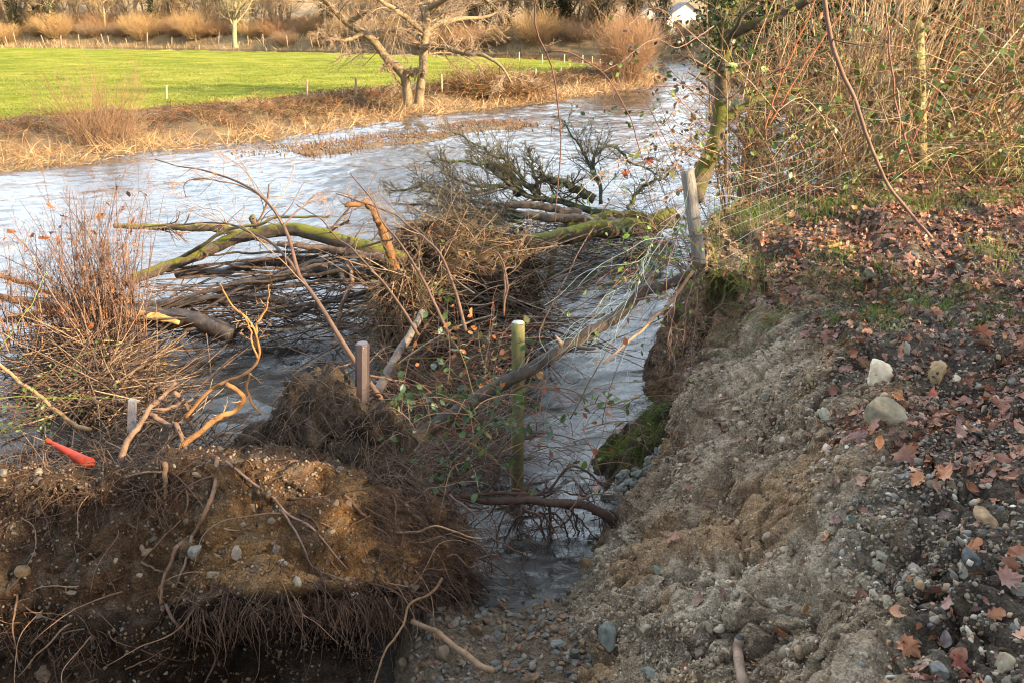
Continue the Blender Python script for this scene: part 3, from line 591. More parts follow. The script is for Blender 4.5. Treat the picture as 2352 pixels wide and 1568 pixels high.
cr.add(*tubes(P2, R2, 4), np.array(tc_) * 1.1); cr.add(*tubes(P3, R3, 3), np.array((.30, .21, .13))); cr.add(*tubes(P4, R4, 3), np.array((.40, .29, .19))); cr.build('crown', M['twig'], t)

# meadow fence posts
def post(pts, r, col, mt, label, name='fence_post', group=None, S=8, N=8):
    P_ = path(pts, N); V, F = tubes(P_, np.full(N, r), S, cap=True, lump=.05); o = MB().add(V, F, col).build(name, mt)
    return tag(o, label, 'fence post', group)
for px, py, top, lb in [(383, 232, 196, 'brown split post leaning at the near meadow edge above the bramble bank'), (706, 222, 184, 'thin post on the near meadow edge left of a taller straight post'), (818, 222, 180, 'tall pale straight post on the near meadow edge left of the twin trunked tree'), (1015, 205, 170, 'pale post on the meadow edge just right of the twin trunked tree')]:
    g = onz(px, py, .6); post([(px, py + 8, g[1]), (px - 1, top, g[1] + .05)], .038, (.36, .26, .16), M['twig'], lb)
for k, px in enumerate([1192, 1245, 1296, 1338, 1360, 1308, 1352, 1288, 1230, 1378]):
    py, h_ = [(146, 26), (150, 25), (150, 25), (152, 25), (152, 22), (160, 14), (165, 15), (172, 17), (178, 20), (150, 14)][k]; g = onz(px, py, .55); post([(px, py + 3, g[1]), (px + .6, py - h_, g[1])], (.035), (.42, .34, .25), M['twig'], 'weathered pale fence post near the tip of the meadow', group='posts near the meadow tip')
for k in range(26):
    px = 4 + k * 44 + U(-20, 20); py = 99 + px * .022 + U(-1, 1); Yk = 86.; q_ = at(px, py, Yk)
    zz = np.array([[q_[0], Yk, .45], [q_[0] + U(-.3, .3), Yk, (.75 + U(.55, 1.15))]]); V, F = tubes(zz, np.array([.055, .05]), 6, cap=True); tag(MB().add(V, F, (.27, .20, .13)).build('fence_post', M['twig']), 'small pale post in the row along the far side of the meadow', 'fence post', 'posts along the far side of the meadow')

# dead grass, bracken and bramble on the far bank
n = 330000; x = U(-22, 13, n); y = U(14, 60, n); r = sdist(x, y, FIELD) / bankw(x); keep = (r > -.06) & (r < .98) & (U(0, 1, n) < np.clip(28 / y, 0, 1) * np.where((r > .18) | (U(0, 1, n) < .7), 1, .5)); x, y, r = x[keep], y[keep], r[keep]; n = len(x)
pt = fbm(np.c_[x * .45, y * .45, 0 * x + 2], 3); bare = (pt < -.15) & (r > .12) & (r < .55); keep = ~bare | (U(0, 1, n) < .12); x, y, r, pt = x[keep], y[keep], r[keep], pt[keep]; n = len(x)
br = sstep(.25, .5, r + .2 * pt) * sstep(-.6, -.1, fbm(np.c_[x * .35, y * .35, 0 * x + 11], 2) + .3 * (x < -4)); lift = br * (1 - .6 * sstep(.6, .95, r)) * (.08 + .36 * np.maximum(0, noise(np.c_[x * .8, y * .8, 0 * x + 6]) + .5)) * U(0, 1, n)
z = np.array([far_h(a_, b_) for a_, b_ in zip(x, y)]); S = np.c_[x, y, np.maximum(z, 0) - .03 + lift]; D = np.c_[G.normal(size=n) * .9 + .35, G.normal(size=n) * .9 - .2, U(.25, 1.1, n)]
P_ = strands(S, D, U(.25, .75, n) * (1 - .3 * br) * (1 - .45 * sstep(.6, .95, r)), 5, .18, .12)
straw = pick([(.48, .31, .15), (.40, .235, .11), (.54, .38, .21), (.29, .165, .08)], n); rust = pick([(.20, .095, .045), (.15, .075, .04), (.26, .14, .065), (.11, .07, .035), (.08, .075, .025)], n); cc = straw * (1 - br)[:, None] + rust * br[:, None]
V, F = blades(P_, U(.010, .022, n) * np.clip(y / 24, .8, 1.6)); stuff(MB().add(V, F, rep(cc, 10)).build('dead_grass', M['dry'], loc=(0, 22, 0)), 'dead straw grass and bracken along the far bank', 'dead grass')
n = 26000; x = U(-75, 25, n); y = U(80, 112, n); so_ = sdist(x, y, OUTER); sf_ = sdist(x, y, FIELD); keep = ((so_ > -.5) & (so_ < 5)) | ((sf_ > -.5) & (sf_ < 4.5) & (y > 62)); x, y = x[keep], y[keep]; n = len(x); P_ = strands(np.c_[x, y, [far_h(a_, b_) - .05 for a_, b_ in zip(x, y)]], np.c_[G.normal(size=n) * .4, G.normal(size=n) * .4, np.ones(n)], U(.4, 1.1, n), 4, .12, .1); V, F = blades(P_, U(.03, .07, n)); stuff(MB().add(V, F, rep(pick([(.46, .33, .16), (.38, .25, .11), (.52, .40, .22), (.30, .19, .09)], n), 8)).build('dead_grass', M['dry'], loc=(0, 90, 0)), 'straw coloured reeds along the far side of the meadow', 'dead grass')
n = 150000; x = U(-24, 14, n); y = 18 + 34 * U(0, 1, n) ** 1.4; keep = sdist(x, y, FIELD) / bankw(x) > .98; x, y = x[keep], y[keep]; cl_ = fbm(np.c_[x * .5, y * .5, 0 * x], 3); keep = U(-.4, .5, len(x)) < cl_; x, y = x[keep], y[keep]; n = len(x); P_ = strands(np.c_[x, y, [far_h(a_, b_) - .01 for a_, b_ in zip(x, y)]], np.c_[G.normal(size=n) * .5, G.normal(size=n) * .5, np.ones(n)], U(.04, .11, n), 3, .1, .15); V, F = blades(P_, U(.012, .03, n)); stuff(MB().add(V, F, rep(pick([(.15, .18, .03), (.22, .235, .04), (.30, .28, .07), (.12, .15, .025)], n), 6)).build('meadow_grass', M['grass'], loc=(0, 28, 0)), 'short green grass of the meadow', 'grass')
# tussocks standing in the shallows and the gravel spit
sp = np.array([onz(*p, 0)[:2] for p in [(690, 356), (800, 342), (930, 326), (1050, 306), (1150, 294), (1210, 284)]]); L_ = crom(sp, 14); tt = nrm(np.gradient(L_, axis=0)); nn = np.c_[-tt[:, 1], tt[:, 0]]; k = np.linspace(-1, 1, 15); wd = .55 * np.sin(np.linspace(.15, 3.0, len(L_))) ** .5
X = L_[:, None, 0] + nn[:, None, 0] * k * wd[:, None]; Y = L_[:, None, 1] + nn[:, None, 1] * k * wd[:, None]; h = .06 * (1 - np.abs(k[None]) ** 2) - .02 + .03 * fbm(np.c_[X.ravel() * 2, Y.ravel() * 2, X.ravel() * 0], 3).reshape(X.shape)
struct(MB().add(np.stack([X, Y, h], -1).reshape(-1, 3), gridF(*X.shape)).build('gravel_spit', M['bankmud'], loc=(0, 0, 0)), 'narrow gravel spit in the shallows off the far bank', 'gravel')
n = 8200; i = G.integers(0, len(L_), n); a_ = G.normal(size=n) * .5; x = L_[i, 0] + nn[i, 0] * a_ * .7; y = L_[i, 1] + nn[i, 1] * a_ * .7 ; m2 = U(0, 1, n) < .45; x = np.where(m2, L_[i, 0] + nn[i, 0] * U(.2, 2.0, n), x); y = np.where(m2, L_[i, 1] + nn[i, 1] * U(.2, 2.0, n), y)
keep = fbm(np.c_[x * .9, y * .9, 0 * x], 2) > -.12; x, y = x[keep], y[keep]; n = len(x); P_ = strands(np.c_[x, y, np.full(n, -.02)], np.c_[G.normal(size=n) * .5 - .2, G.normal(size=n) * .5, np.ones(n)], U(.05, .22, n), 4, .12, .10); V, F = blades(P_, U(.008, .014, n)); stuff(MB().add(V, F, rep(pick([(.26, .13, .06), (.20, .09, .045), (.32, .19, .095), (.15, .08, .045)], n), 8)).build('spit_stems', M['dry'], loc=(0, 22, 0)), 'orange dead stems on the gravel spit in the shallows', 'dead stems')
mb = MB(); n = 3600; i = G.integers(0, len(L_), n); a_ = G.normal(size=n); x = L_[i, 0] + nn[i, 0] * a_ * .35 + np.where(U(0, 1, n) < .4, nn[i, 0] * U(.5, 2.4, n), 0); y = L_[i, 1] + nn[i, 1] * a_ * .35 + np.where(U(0, 1, n) < .4, nn[i, 1] * 1.2, 0)
stones(mb, np.c_[x, y, U(-.01, .05, n)], np.tile([0, 0, 1.], (n, 1)), U(.012, .04, n), pick([(.16, .11, .07), (.22, .16, .11), (.11, .085, .06)], n), SHAPES1[:3]); stuff(mb.build('spit_gravel', M['pebble'], loc=(0, 22, 0)), 'brown shingle lying on the spit by the far bank', 'shingle')
# bramble canes matted over the far bank and a rusty thicket right of the tree
n = 3600; x = U(-16, 4, n); y = U(16, 34, n); r = sdist(x, y, FIELD) / bankw(x); keep = (r > .4) & (r < .92); x, y = x[keep], y[keep]; n = len(x); S = np.c_[x, y, [far_h(a_, b_) for a_, b_ in zip(x, y)]]; P_ = strands(S, np.c_[G.normal(size=n), G.normal(size=n), U(.5, 1.2, n)], U(.5, 1.2, n), 9, .14, .24)
stuff(MB().add(*tubes(P_, taper(n, 9, .008, .004), 3), rep(pick([(.26, .12, .07), (.34, .2, .11), (.16, .08, .05)], n), 27)).build('bramble_canes', M['twig'], loc=(0, 22, 0)), 'matted brown bramble canes on the far bank', 'brambles')
q = onz(1120, 215, .4); n = 2600; a_ = U(0, 6.28, n); s_ = U(0, 1, n) ** .5; S = np.c_[q[0] + np.cos(a_) * s_ * 2.2, q[1] + 1.2 + np.sin(a_) * s_ * 1.2, np.full(n, .3) + (1 - s_) * U(0, .9, n)]; P_ = strands(S, np.c_[G.normal(size=n), G.normal(size=n), U(.2, 1.5, n)], U(.5, 1.3, n), 7, .15, .14)
o = thing('bramble_thicket', 'rusty bramble thicket on the far bank right of the twin trunked tree', 'bramble', (q[0], q[1] + 1.2, .3)); stuff(MB().add(*tubes(P_, taper(n, 7, .010, .005), 3), rep(pick([(.25, .12, .055), (.32, .18, .08), (.15, .085, .04), (.10, .09, .03)], n), 21)).build('canes', M['twig'], o)); V, F, kk = leaves(OVAL, P_[:, 4] + .02, G.normal(size=(n, 3)), U(.05, .1, n)); stuff(MB().add(V, F, rep(pick([(.2, .09, .04), (.12, .1, .03), (.3, .17, .06)], n), kk)).build('leaves', M['leaf'], o))

# white cottage behind the trees
q = at(1535, 60, 104.); hx, hy, hz = q[0], 104., far_h(q[0], 104.); o = thing('cottage', 'white cottage with a grey roof glimpsed through the far trees', 'house', (hx, hy, hz))
M['wall'] = mat('white_render', [(.72, .71, .68), (.8, .79, .77)], 2, .9, .1, 30); M['slate'] = mat('slate_roof', [(.12, .12, .13), (.2, .2, .21)], 3, .7, .3, 10); M['glass'] = mat('dark_glass', [(.02, .025, .03), (.03, .035, .04)], 1, .1, 0, spec=.6)
def prism(cx, cy, z0, w_, d_, h_, g_):
    V = [(cx - w_, cy - d_, z0), (cx + w_, cy - d_, z0), (cx + w_, cy + d_, z0), (cx - w_, cy + d_, z0), (cx - w_, cy - d_, z0 + h_), (cx + w_, cy - d_, z0 + h_), (cx + w_, cy + d_, z0 + h_), (cx - w_, cy + d_, z0 + h_), (cx, cy - d_, z0 + h_ + g_), (cx, cy + d_, z0 + h_ + g_)]
    return V, [np.array([(0, 1, 5, 4), (2, 3, 7, 6), (1, 2, 6, 5), (3, 0, 4, 7), (4, 5, 8, 8), (6, 7, 9, 9)][:4]), np.array([(4, 5, 8), (6, 7, 9)])]
wl = MB(); wl.add(*prism(hx + 1.4, hy - .5, hz, 2.2, 3, 2.0, 1.5)); wl.add(*prism(hx - 2.6, hy + .5, hz, 1.7, 2.5, 2.0, 1.2)); wl.build('wall', M['wall'], o, smooth=False)
rf = MB()
for cx, cy, w_, d_, h_, g_ in ((hx + 1.4, hy - .5, 2.2, 3, 2.0, 1.5), (hx - 2.6, hy + .5, 1.7, 2.5, 2.0, 1.2)):
    for sx in (-1, 1):
        e0, e1, r0, r1 = [np.array(p) for p in ((cx + sx * (w_ + .3), cy - d_ - .2, hz + h_ - .18), (cx + sx * (w_ + .3), cy + d_ + .2, hz + h_ - .18), (cx, cy - d_ - .2, hz + h_ + g_ + .03), (cx, cy + d_ + .2, hz + h_ + g_ + .03))]; u_ = np.array([0, 0, .12])
        rf.add([e0, e1, r1, r0, e0 + u_, e1 + u_, r1 + u_, r0 + u_], [np.array([(0, 1, 2, 3), (7, 6, 5, 4), (0, 4, 5, 1), (2, 6, 7, 3), (0, 3, 7, 4), (1, 5, 6, 2)])])
rf.build('roof', M['slate'], o, smooth=False)
for cx, cz in ((hx + .6, hz + 1.2), (hx + 2.2, hz + 1.2), (hx - 2.6, hz + 1.2)):
    yy = hy - 3.52 if cx > hx else hy - 2.02; MB().add([(cx - .35, yy, cz - .5), (cx + .35, yy, cz - .5), (cx + .35, yy, cz + .5), (cx - .35, yy, cz + .5), (cx - .35, yy + .03, cz - .5), (cx + .35, yy + .03, cz - .5), (cx + .35, yy + .03, cz + .5), (cx - .35, yy + .03, cz + .5)], [np.array([(0, 1, 2, 3), (0, 4, 5, 1), (3, 2, 6, 7), (0, 3, 7, 4), (1, 5, 6, 2)])]).build('window', M['glass'], o, smooth=False)
# ------------------------------------------------------------------ evergreen row behind the camera, whose shade lies over the foreground
def evergreen(name, label, loc, h, wr, n, seed, group, leafc, z0=.3, lsz=(.12, .22), conical=.2):
    global G; keep = G; G = np.random.default_rng(seed)
    t = thing(name, label, 'tree', loc, group); P0 = strands([np.array(loc) - [0, 0, .3]], [[U(-.05, .05), U(-.05, .05), 1]], h * .9, 10, .03); MB().add(*tubes(P0, taper(1, 10, .13, .04), 7, lump=.1), (.10, .075, .05)).build('trunk', M['bark'], t)
    P1, R1 = kids(P0, taper(1, 10, .13, .04), 40, .12, 1, 1.15, (.2, .4), .5, 6, .12, .02); MB().add(*tubes(P1, R1, 4), (.10, .075, .05)).build('branches', M['bark'], t)
    k = G.normal(size=(n, 3)); k = nrm(k) * (U(0, 1, n) ** .4)[:, None]; zz = (k[:, 2] + 1) / 2; rr = wr * (1 - conical * zz) * (1 + .28 * fbm(k * 2.2 + seed, 3))
    p = np.array(loc) + np.c_[k[:, 0] * rr, k[:, 1] * rr, z0 + zz * (h - z0) * (1 + .10 * fbm(k * 2.5 + seed + 9, 2))]
    V, F, kk = leaves(OVAL, p, G.normal(size=(n, 3)) + [0, 0, .5], U(lsz[0], lsz[1], n), .2); MB().add(V, F, rep(pick(leafc, n, .3), kk)).build('crown', M['green_leaf'], t); G = keep; return t
GREEN = [(.03, .05, .012), (.045, .065, .018), (.065, .08, .02)]
for k, (tt_, htop, wr_) in enumerate([(-8.5, 6.0, 1.5), (-6.6, 6.2, 1.5), (-4.7, 6.0, 1.5), (-2.8, 6.15, 1.5), (-1, 6.0, 1.4), (.7, 6.2, 1.3), (2.0, 6.2, .85), (3.1, 6.2, .8), (4.2, 5.9, .9), (5.4, 6.2, .75), (6.9, 4.0, 1.1), (8.5, 3.3, 1.4), (10.4, 3.0, 1.4), (12.3, 3.1, 1.4)]):
    p = np.array([8.83, -4.69]) + tt_ * np.array([.469, .883]); zb = 1.35
    evergreen('holly_tree', 'dark evergreen holly in the row behind the footpath', (p[0], p[1], zb), htop - zb, wr_, 5200, 60 + k, 'hollies behind the footpath', GREEN, .2)

# ------------------------------------------------------------------ thicket on the right bank
def ground(px, py): return SB.spot(px, py, 14)[0]
TAN = [(.52, .36, .20), (.44, .28, .15), (.32, .19, .10), (.58, .43, .26)]; 
def hazel(label, base, n, h, col, seed, spread=.35, lean=(0, 0), r=.010, tw=8, sec=5):
    global G; keep = G; G = np.random.default_rng(seed); t = thing('hazel_shrub', label, 'shrub', base)
    a = U(0, 2 * pi, n); S = np.array(base) + np.c_[np.cos(a) * U(0, .35, n), np.sin(a) * U(0, .35, n), np.full(n, -.08)]; D = np.c_[np.cos(a) * spread * U(0, 1, n) + lean[0], np.sin(a) * spread * U(0, 1, n) + lean[1], np.ones(n)]
    P1 = strands(S, D, h * U(.55, 1.1, n), 12, .055, .0); R1 = taper(n, 12, r * U(.45, 1.15, n), .003); c = pick(col, n, .2)
    MB().add(*tubes(P1, R1, 5), rep(c, 60)).build('stems', M['twig'], t)
    P2, R2 = kids(P1, R1, tw, .12, 1, .6, (.15, .38), .55, 7, .15, -.01, rmin=.0016, up=.3); P3, R3 = kids(P2, R2, sec, .1, 1, .65, (.25, .55), .6, 5, .15, .0, rmin=.0012)
    o = MB().add(*tubes(P2, R2, 3), rep(pick(col, len(P2), .25), 21)).add(*tubes(P3, R3, 3), rep(pick(col, len(P3), .25), 15)).build('twigs', M['twig'], t); stuff(o); G = keep; return t
hz = [('pale multi stemmed hazel left of the tall round fence post', (2010, 395), 8.6, 30, 3.6, [(.62, .50, .34), (.50, .38, .24), (.40, .28, .16)], .16, (0, 0), .016, 6),
      ('reddish young hazel clump right of the mossy leaning tree', (1745, 425), 8.3, 24, 2.8, [(.30, .17, .09), (.36, .22, .11), (.22, .10, .06)], .5, (.05, 0), .011, 9),
      ('tangled hazel growing midway between the mossy tree and the round fence post', (1880, 415), 8.6, 30, 3.0, TAN, .55, (-.05, 0), .010, 9),
      ('slanting brown hazel poles right of the round fence post', (2185, 372), 9.3, 22, 3.8, [(.20, .13, .08), (.28, .18, .10)], .3, (.28, -.05), .018, 7),
      ('bushy hazel at the far right edge behind the netting', (2330, 340), 9.8, 20, 3.3, TAN, .5, (0, 0), .010, 9),
      ('low hazel growing on the slope behind the round fence post', (2100, 360), 10.2, 16, 3.4, TAN, .55, (0, 0), .010, 9),
      ('bare hazel leaning over the water behind the mossy tree', (1700, 400), 9.3, 22, 2.6, [(.22, .15, .09), (.3, .2, .11)], .55, (-.15, .05), .009, 9),
      ('tall hazel behind the netting near the right edge', (2260, 330), 10.4, 16, 3.8, TAN, .5, (0, 0), .011, 9),
      ('hazel standing in the dim back of the thicket', (1960, 360), 10.0, 16, 3.4, [(.26, .17, .09), (.20, .13, .07)], .55, (0, 0), .010, 9)]
for k, (lb, (px, py), Yk, n, h_, col, spv, ln, r_, tw) in enumerate(hz):
    q = at(px, py, Yk); z = min(q[2], 1.75); i = np.argmin(np.hypot(SB.P[:, 0] - q[0], SB.P[:, 1] - Yk)); z = SB.P[i, 2] if np.hypot(SB.P[i, 0] - q[0], SB.P[i, 1] - Yk) < .3 else z
    hazel(lb, (q[0], Yk, z), n, h_, col, 100 + k, spv, ln, r_, tw)
# bramble canes woven through the thicket
n = 620; pxs = U(1660, 2420, n) ; Ys = U(7.6, 9.4, n); S = np.array([at(a_, np.interp(a_, [1660, 1900, 2400], [440, 405, 345]), b_) for a_, b_ in zip(pxs, Ys)]); S[:, 2] = np.minimum(S[:, 2], 1.7) + U(-.1, 1.2, n) * (U(0, 1, n) < .55)
P1 = strands(S, np.c_[G.normal(size=n), G.normal(size=n) * .6, U(.2, 1.6, n)], U(.8, 2.6, n), 12, .10, .09); R1 = taper(n, 12, U(.0022, .005, n), .0015); P2, R2 = kids(P1, R1, 5, .1, 1, .9, (.1, .3), .6, 5, .18, .03, rmin=.0012)
bt = thing('bramble_thicket', 'sunlit bramble tangle with green leaves filling the right bank thicket', 'bramble', (4, 9, 1.6)); cc = pick([(.60, .42, .25), (.60, .42, .25), (.48, .28, .15), (.34, .17, .09), (.36, .34, .12), (.18, .11, .06), (.12, .075, .045), (.10, .06, .035), (.62, .47, .30)], n, .25)  # dark cane colours mixed in to stand for deeper shade between stems
stuff(MB().add(*tubes(P1, R1, 4), rep(cc, 48)).add(*tubes(P2, R2, 3), rep(rep(cc, 5), 15)).build('canes', M['twig'], bt))
k = G.integers(0, n, 6000); j = G.integers(2, 12, 6000); pp = P1[k, j] + G.normal(size=(6000, 3)) * .03; V, F, kk = leaves(OVAL, pp, G.normal(size=(6000, 3)) + [0, -.3, .5], U(.03, .085, 6000), .25)
stuff(MB().add(V, F, rep(pick([(.07, .12, .02), (.11, .16, .03), (.16, .20, .04), (.05, .08, .02), (.20, .10, .04)], 6000, .25), kk)).build('leaves', M['green_leaf'], bt))
# yellow green sprouts and ivy deeper in
for k, (lb, px, Yk, h_, wr, n, lc) in enumerate([('dark yew at the back of the thicket near the top right corner', 2330, 11.6, 4.6, 2.0, 15000, [(.028, .045, .012), (.05, .07, .02), (.08, .095, .025)]), ('dense dark yew behind the round fence post', 2120, 12.0, 4.6, 2.0, 15000, [(.028, .045, .012), (.05, .07, .02), (.08, .095, .025)]), ('olive green yew behind the middle of the thicket', 1915, 11.6, 4.2, 1.4, 12000, [(.05, .07, .02), (.10, .11, .03), (.14, .13, .035)]), ('drooping dark green conifer behind the mossy leaning tree', 1720, 11.0, 4.6, .9, 11000, [(.03, .05, .014), (.05, .075, .02)])]):
    x_ = at(px, 380, Yk)[0]; evergreen('yew_tree', lb, (x_, Yk, 1.2), h_, wr, n, 80 + k, None, lc, .5 if k < 3 else 1.2, (.05, .10) if k < 3 else (.05, .09), .35)

# ------------------------------------------------------------------ mossy leaning tree on the cliff edge
t = thing('mossy_tree', 'moss covered tree leaning over the water beside the weathered post', 'tree', at(1605, 440, 7.6)); wd = MB(); lm = []
for pts, r0, r1 in [([(1596, 460, 7.5), (1612, 405, 7.6), (1633, 350, 7.7), (1650, 290, 7.8), (1657, 220, 7.9), (1660, 150, 7.9), (1664, 70, 8.0), (1652, -20, 8.1), (1640, -140, 8.2)], .085, .055),
                    ([(1648, 300, 7.8), (1672, 272, 7.8), (1705, 250, 7.9), (1757, 224, 8.0), (1810, 214, 8.1), (1868, 212, 8.2)], .05, .028),
                    ([(1662, 92, 8.0), (1700, 70, 7.9), (1745, 52, 7.8), (1800, 30, 7.8), (1860, 0, 7.7), (1920, -40, 7.7)], .045, .03),
                    ([(1663, 60, 8.0), (1690, 20, 8.1), (1702, -40, 8.2), (1720, -120, 8.3)], .05, .035),
                    ([(1660, 130, 8.0), (1690, 60, 7.6), (1720, 20, 7.5), (1780, -40, 7.4)], .025, .015)]:
    Pp = path(pts, 30, .012); Rr = taper(1, 30, r0, r1)[0]; wd.add(*tubes(Pp, Rr, 12, cap=True, lump=.14)); lm.append((Pp, Rr))
wd.build('trunk', M['mossytrunk'], t); Pl = np.array([l[0] for l in lm]); Rl = np.array([l[1] for l in lm])
P2, R2 = kids(Pl, Rl, 9, .35, 1, 1.0, (.2, .5), .25, 9, .16, .0, rmin=.003); P3, R3 = kids(P2, R2, 6, .15, 1, .7, (.3, .6), .55, 6, .16, .02, rmin=.0016)
stuff(MB().add(*tubes(P2, R2, 4), (.20, .13, .08)).add(*tubes(P3, R3, 3), (.26, .17, .10)).build('twigs', M['twig'], t))
n = 2600; k = G.integers(0, 30, n); pp = np.where((k < 14)[:, None], Pl[0][16 + k % 14], Pl[3][k % 30]) + G.normal(size=(n, 3)) * np.array([.10, .10, .16]) + np.array([-.05, 0, 0]); pp = pp[pp[:, 2] > 2.75]
V, F, kk = leaves(OVAL, pp, G.normal(size=(len(pp), 3)), U(.03, .065, len(pp)), .25); stuff(MB().add(V, F, rep(pick([(.035, .06, .015), (.06, .085, .02), (.10, .12, .03)], len(pp)), kk)).build('ivy', M['green_leaf'], t))

# ------------------------------------------------------------------ posts, netting
def bigpost(name, label, pts, r, mt, col=(1, 1, 1), S=14, lump=.04, top=None, dome=0):
    P_ = path(pts, 24); t = thing(name, label, 'post', P_[0]); V, F = tubes(P_, np.full(24, r), S, cap=True, lump=lump); MB().add(V, F, col).build('shaft', M[mt], t); return t, P_
M['greypost'] = mat('weathered_post', [(.12, .10, .08), (.22, .195, .165), (.33, .30, .26)], 9, .8, .9, 30, stretch=(3, 3, .35), bdist=.012)
M['greenpost'] = mat('algae_post', [(.08, .06, .03), (.155, .14, .055), (.21, .20, .085)], 5, .75, .7, 40, stretch=(2, 2, .5), bdist=.006)
M['cutwood'] = mat('cut_wood', [(.34, .36, .27), (.48, .50, .40)], 12, .85, .4, 40)
M['yellowpost'] = mat('treated_post', [(.12, .095, .035), (.22, .175, .07), (.32, .26, .12)], 6, .75, .6, 30, stretch=(3, 3, .4), bdist=.008)
M['plastic'] = mat('brown_plastic', [(.045, .028, .028), (.06, .039, .037), (.075, .05, .046)], 5, .42, .15, 60, spec=.45)
bigpost('fence_post', 'weathered grey round post leaning at the cliff edge', [(1606, 606, 5.33), (1601, 560, 5.35), (1589, 470, 5.42), (1579, 393, 5.48)], .047, 'greypost', lump=.07)
bigpost('fence_post', 'tall yellowish round post in the right bank thicket', [(2114, 395, 8.15), (2112, 250, 8.2), (2109, 150, 8.2), (2106, 46, 8.25)], .062, 'yellowpost')
t, P_ = bigpost('fence_post', 'green stained round post standing upright in the stream', [(1188, 1180, 4.98), (1189, 1000, 4.98), (1190, 850, 4.99), (1190, 741, 5.0)], .0445, 'greenpost', lump=.025)
c = P_[-1]; V, F = tubes(np.array([c - [0, 0, .01], c + [0, 0, .004]]), np.array([.0415, .039]), 16, cap=True); MB().add(V, F).build('cut_top', M['cutwood'], t)
# octagonal brown plastic post, tapered at its head
b0, b1 = at(832, 960, 4.35), at(832, 787, 4.45); t = thing('plastic_post', 'brown eight sided plastic post behind the earth lump', 'post', b0)
zz = np.array([b0, b1 - [0, 0, .012], b1]); V, F = tubes(zz, np.array([.042, .042, .034]), 8, cap=True); MB().add(V, F).build('shaft', M['plastic'], t, smooth=False)
q = b1 + np.array([.012, -.0415, -.018]); V, F = tubes(np.array([q + [0, .004, 0], q - [0, .003, 0]]), np.array([.0035, .003]), 8, cap=True); MB().add(V, F, (3, 3, 3)).build('screw', M['wire'], t)
# sheep netting: right bank
def strand(pts, r=.0016, N=30, sag=0, wob=.006):
    P_ = path(pts, N); P_ = P_ + np.stack([fbm(np.c_[np.linspace(0, 7, N), np.full(N, U(0, 99)), np.zeros(N)], 2) for _ in range(3)], 1) * wob; P_[:, 2] -= sag * np.sin(np.linspace(0, pi, N)); return tubes(P_, np.full(N, r), 4)
nt_ = MB(); ends = [((1600, 425 + 34 * k, 5.42), (1880, 300 + 26 * k + 26, 7.0), (2112, 116 + 44 * k, 8.15), (2380, 70 + 46 * k, 7.5)) for k in range(7)]; SP = []
for e in ends: V, F = strand(list(e), .0011, 60, 0, .02); nt_.add(V, F); SP.append(path(list(e), 60))
for j in range(2, 60, 2):
    V, F = tubes(resample(np.array([s_[j] for s_ in SP]) + G.normal(size=(7, 3)) * .008, 14), np.full(14, .0008), 4); nt_.add(V, F)
tag(nt_.build('wire_netting', M['wire']), 'sheep netting strung past the tall yellowish post through the thicket', 'wire netting')
# the torn netting sagging from the leaning post over the log
nt_ = MB(); SP = []
for k in range(9):
    e = [(1592, 415 + 20 * k, 5.42), (1490, 585 + 19 * k, 5.25), (1340, 730 + 19 * k, 5.0), (1190, 842 + 19 * k, 4.93), (1030, 945 + 21 * k, 4.75), (905, 1030 + 22 * k, 4.5), (842, 1100 + 16 * k, 4.35)]
    P_ = path(e, 70); P_ += np.stack([fbm(np.c_[np.linspace(0, 9, 70), np.full(70, k * .45 + 30 * q_), np.zeros(70)], 3) for q_ in range(3)], 1) * .045; SP.append(P_); V, F = tubes(P_, np.full(70, .0014), 4); nt_.add(V, F)
for j in range(1, 70, 3):
    Q = np.array([SP[k][min(69, max(0, j + int(round(1.2 * (k - 4) * .8))))] for k in range(9)]); V, F = tubes(resample(Q, 20), np.full(20, .0011), 4); nt_.add(V, F)
for k in range(16):
    a_, b_ = U(0, .55), U(.0, 1); i = int(a_ * 60); P_ = strands([SP[G.integers(0, 9)][i]], [[U(-1, .3), U(-.6, .3), U(-1, .4)]], U(.4, 1.1), 24, .16, .05); nt_.add(*tubes(P_, np.full((1, 24), .0015), 4))
tag(nt_.build('torn_netting', M['wire']), 'torn sheep netting sagging over the log from the weathered post to the earth lump', 'wire netting')
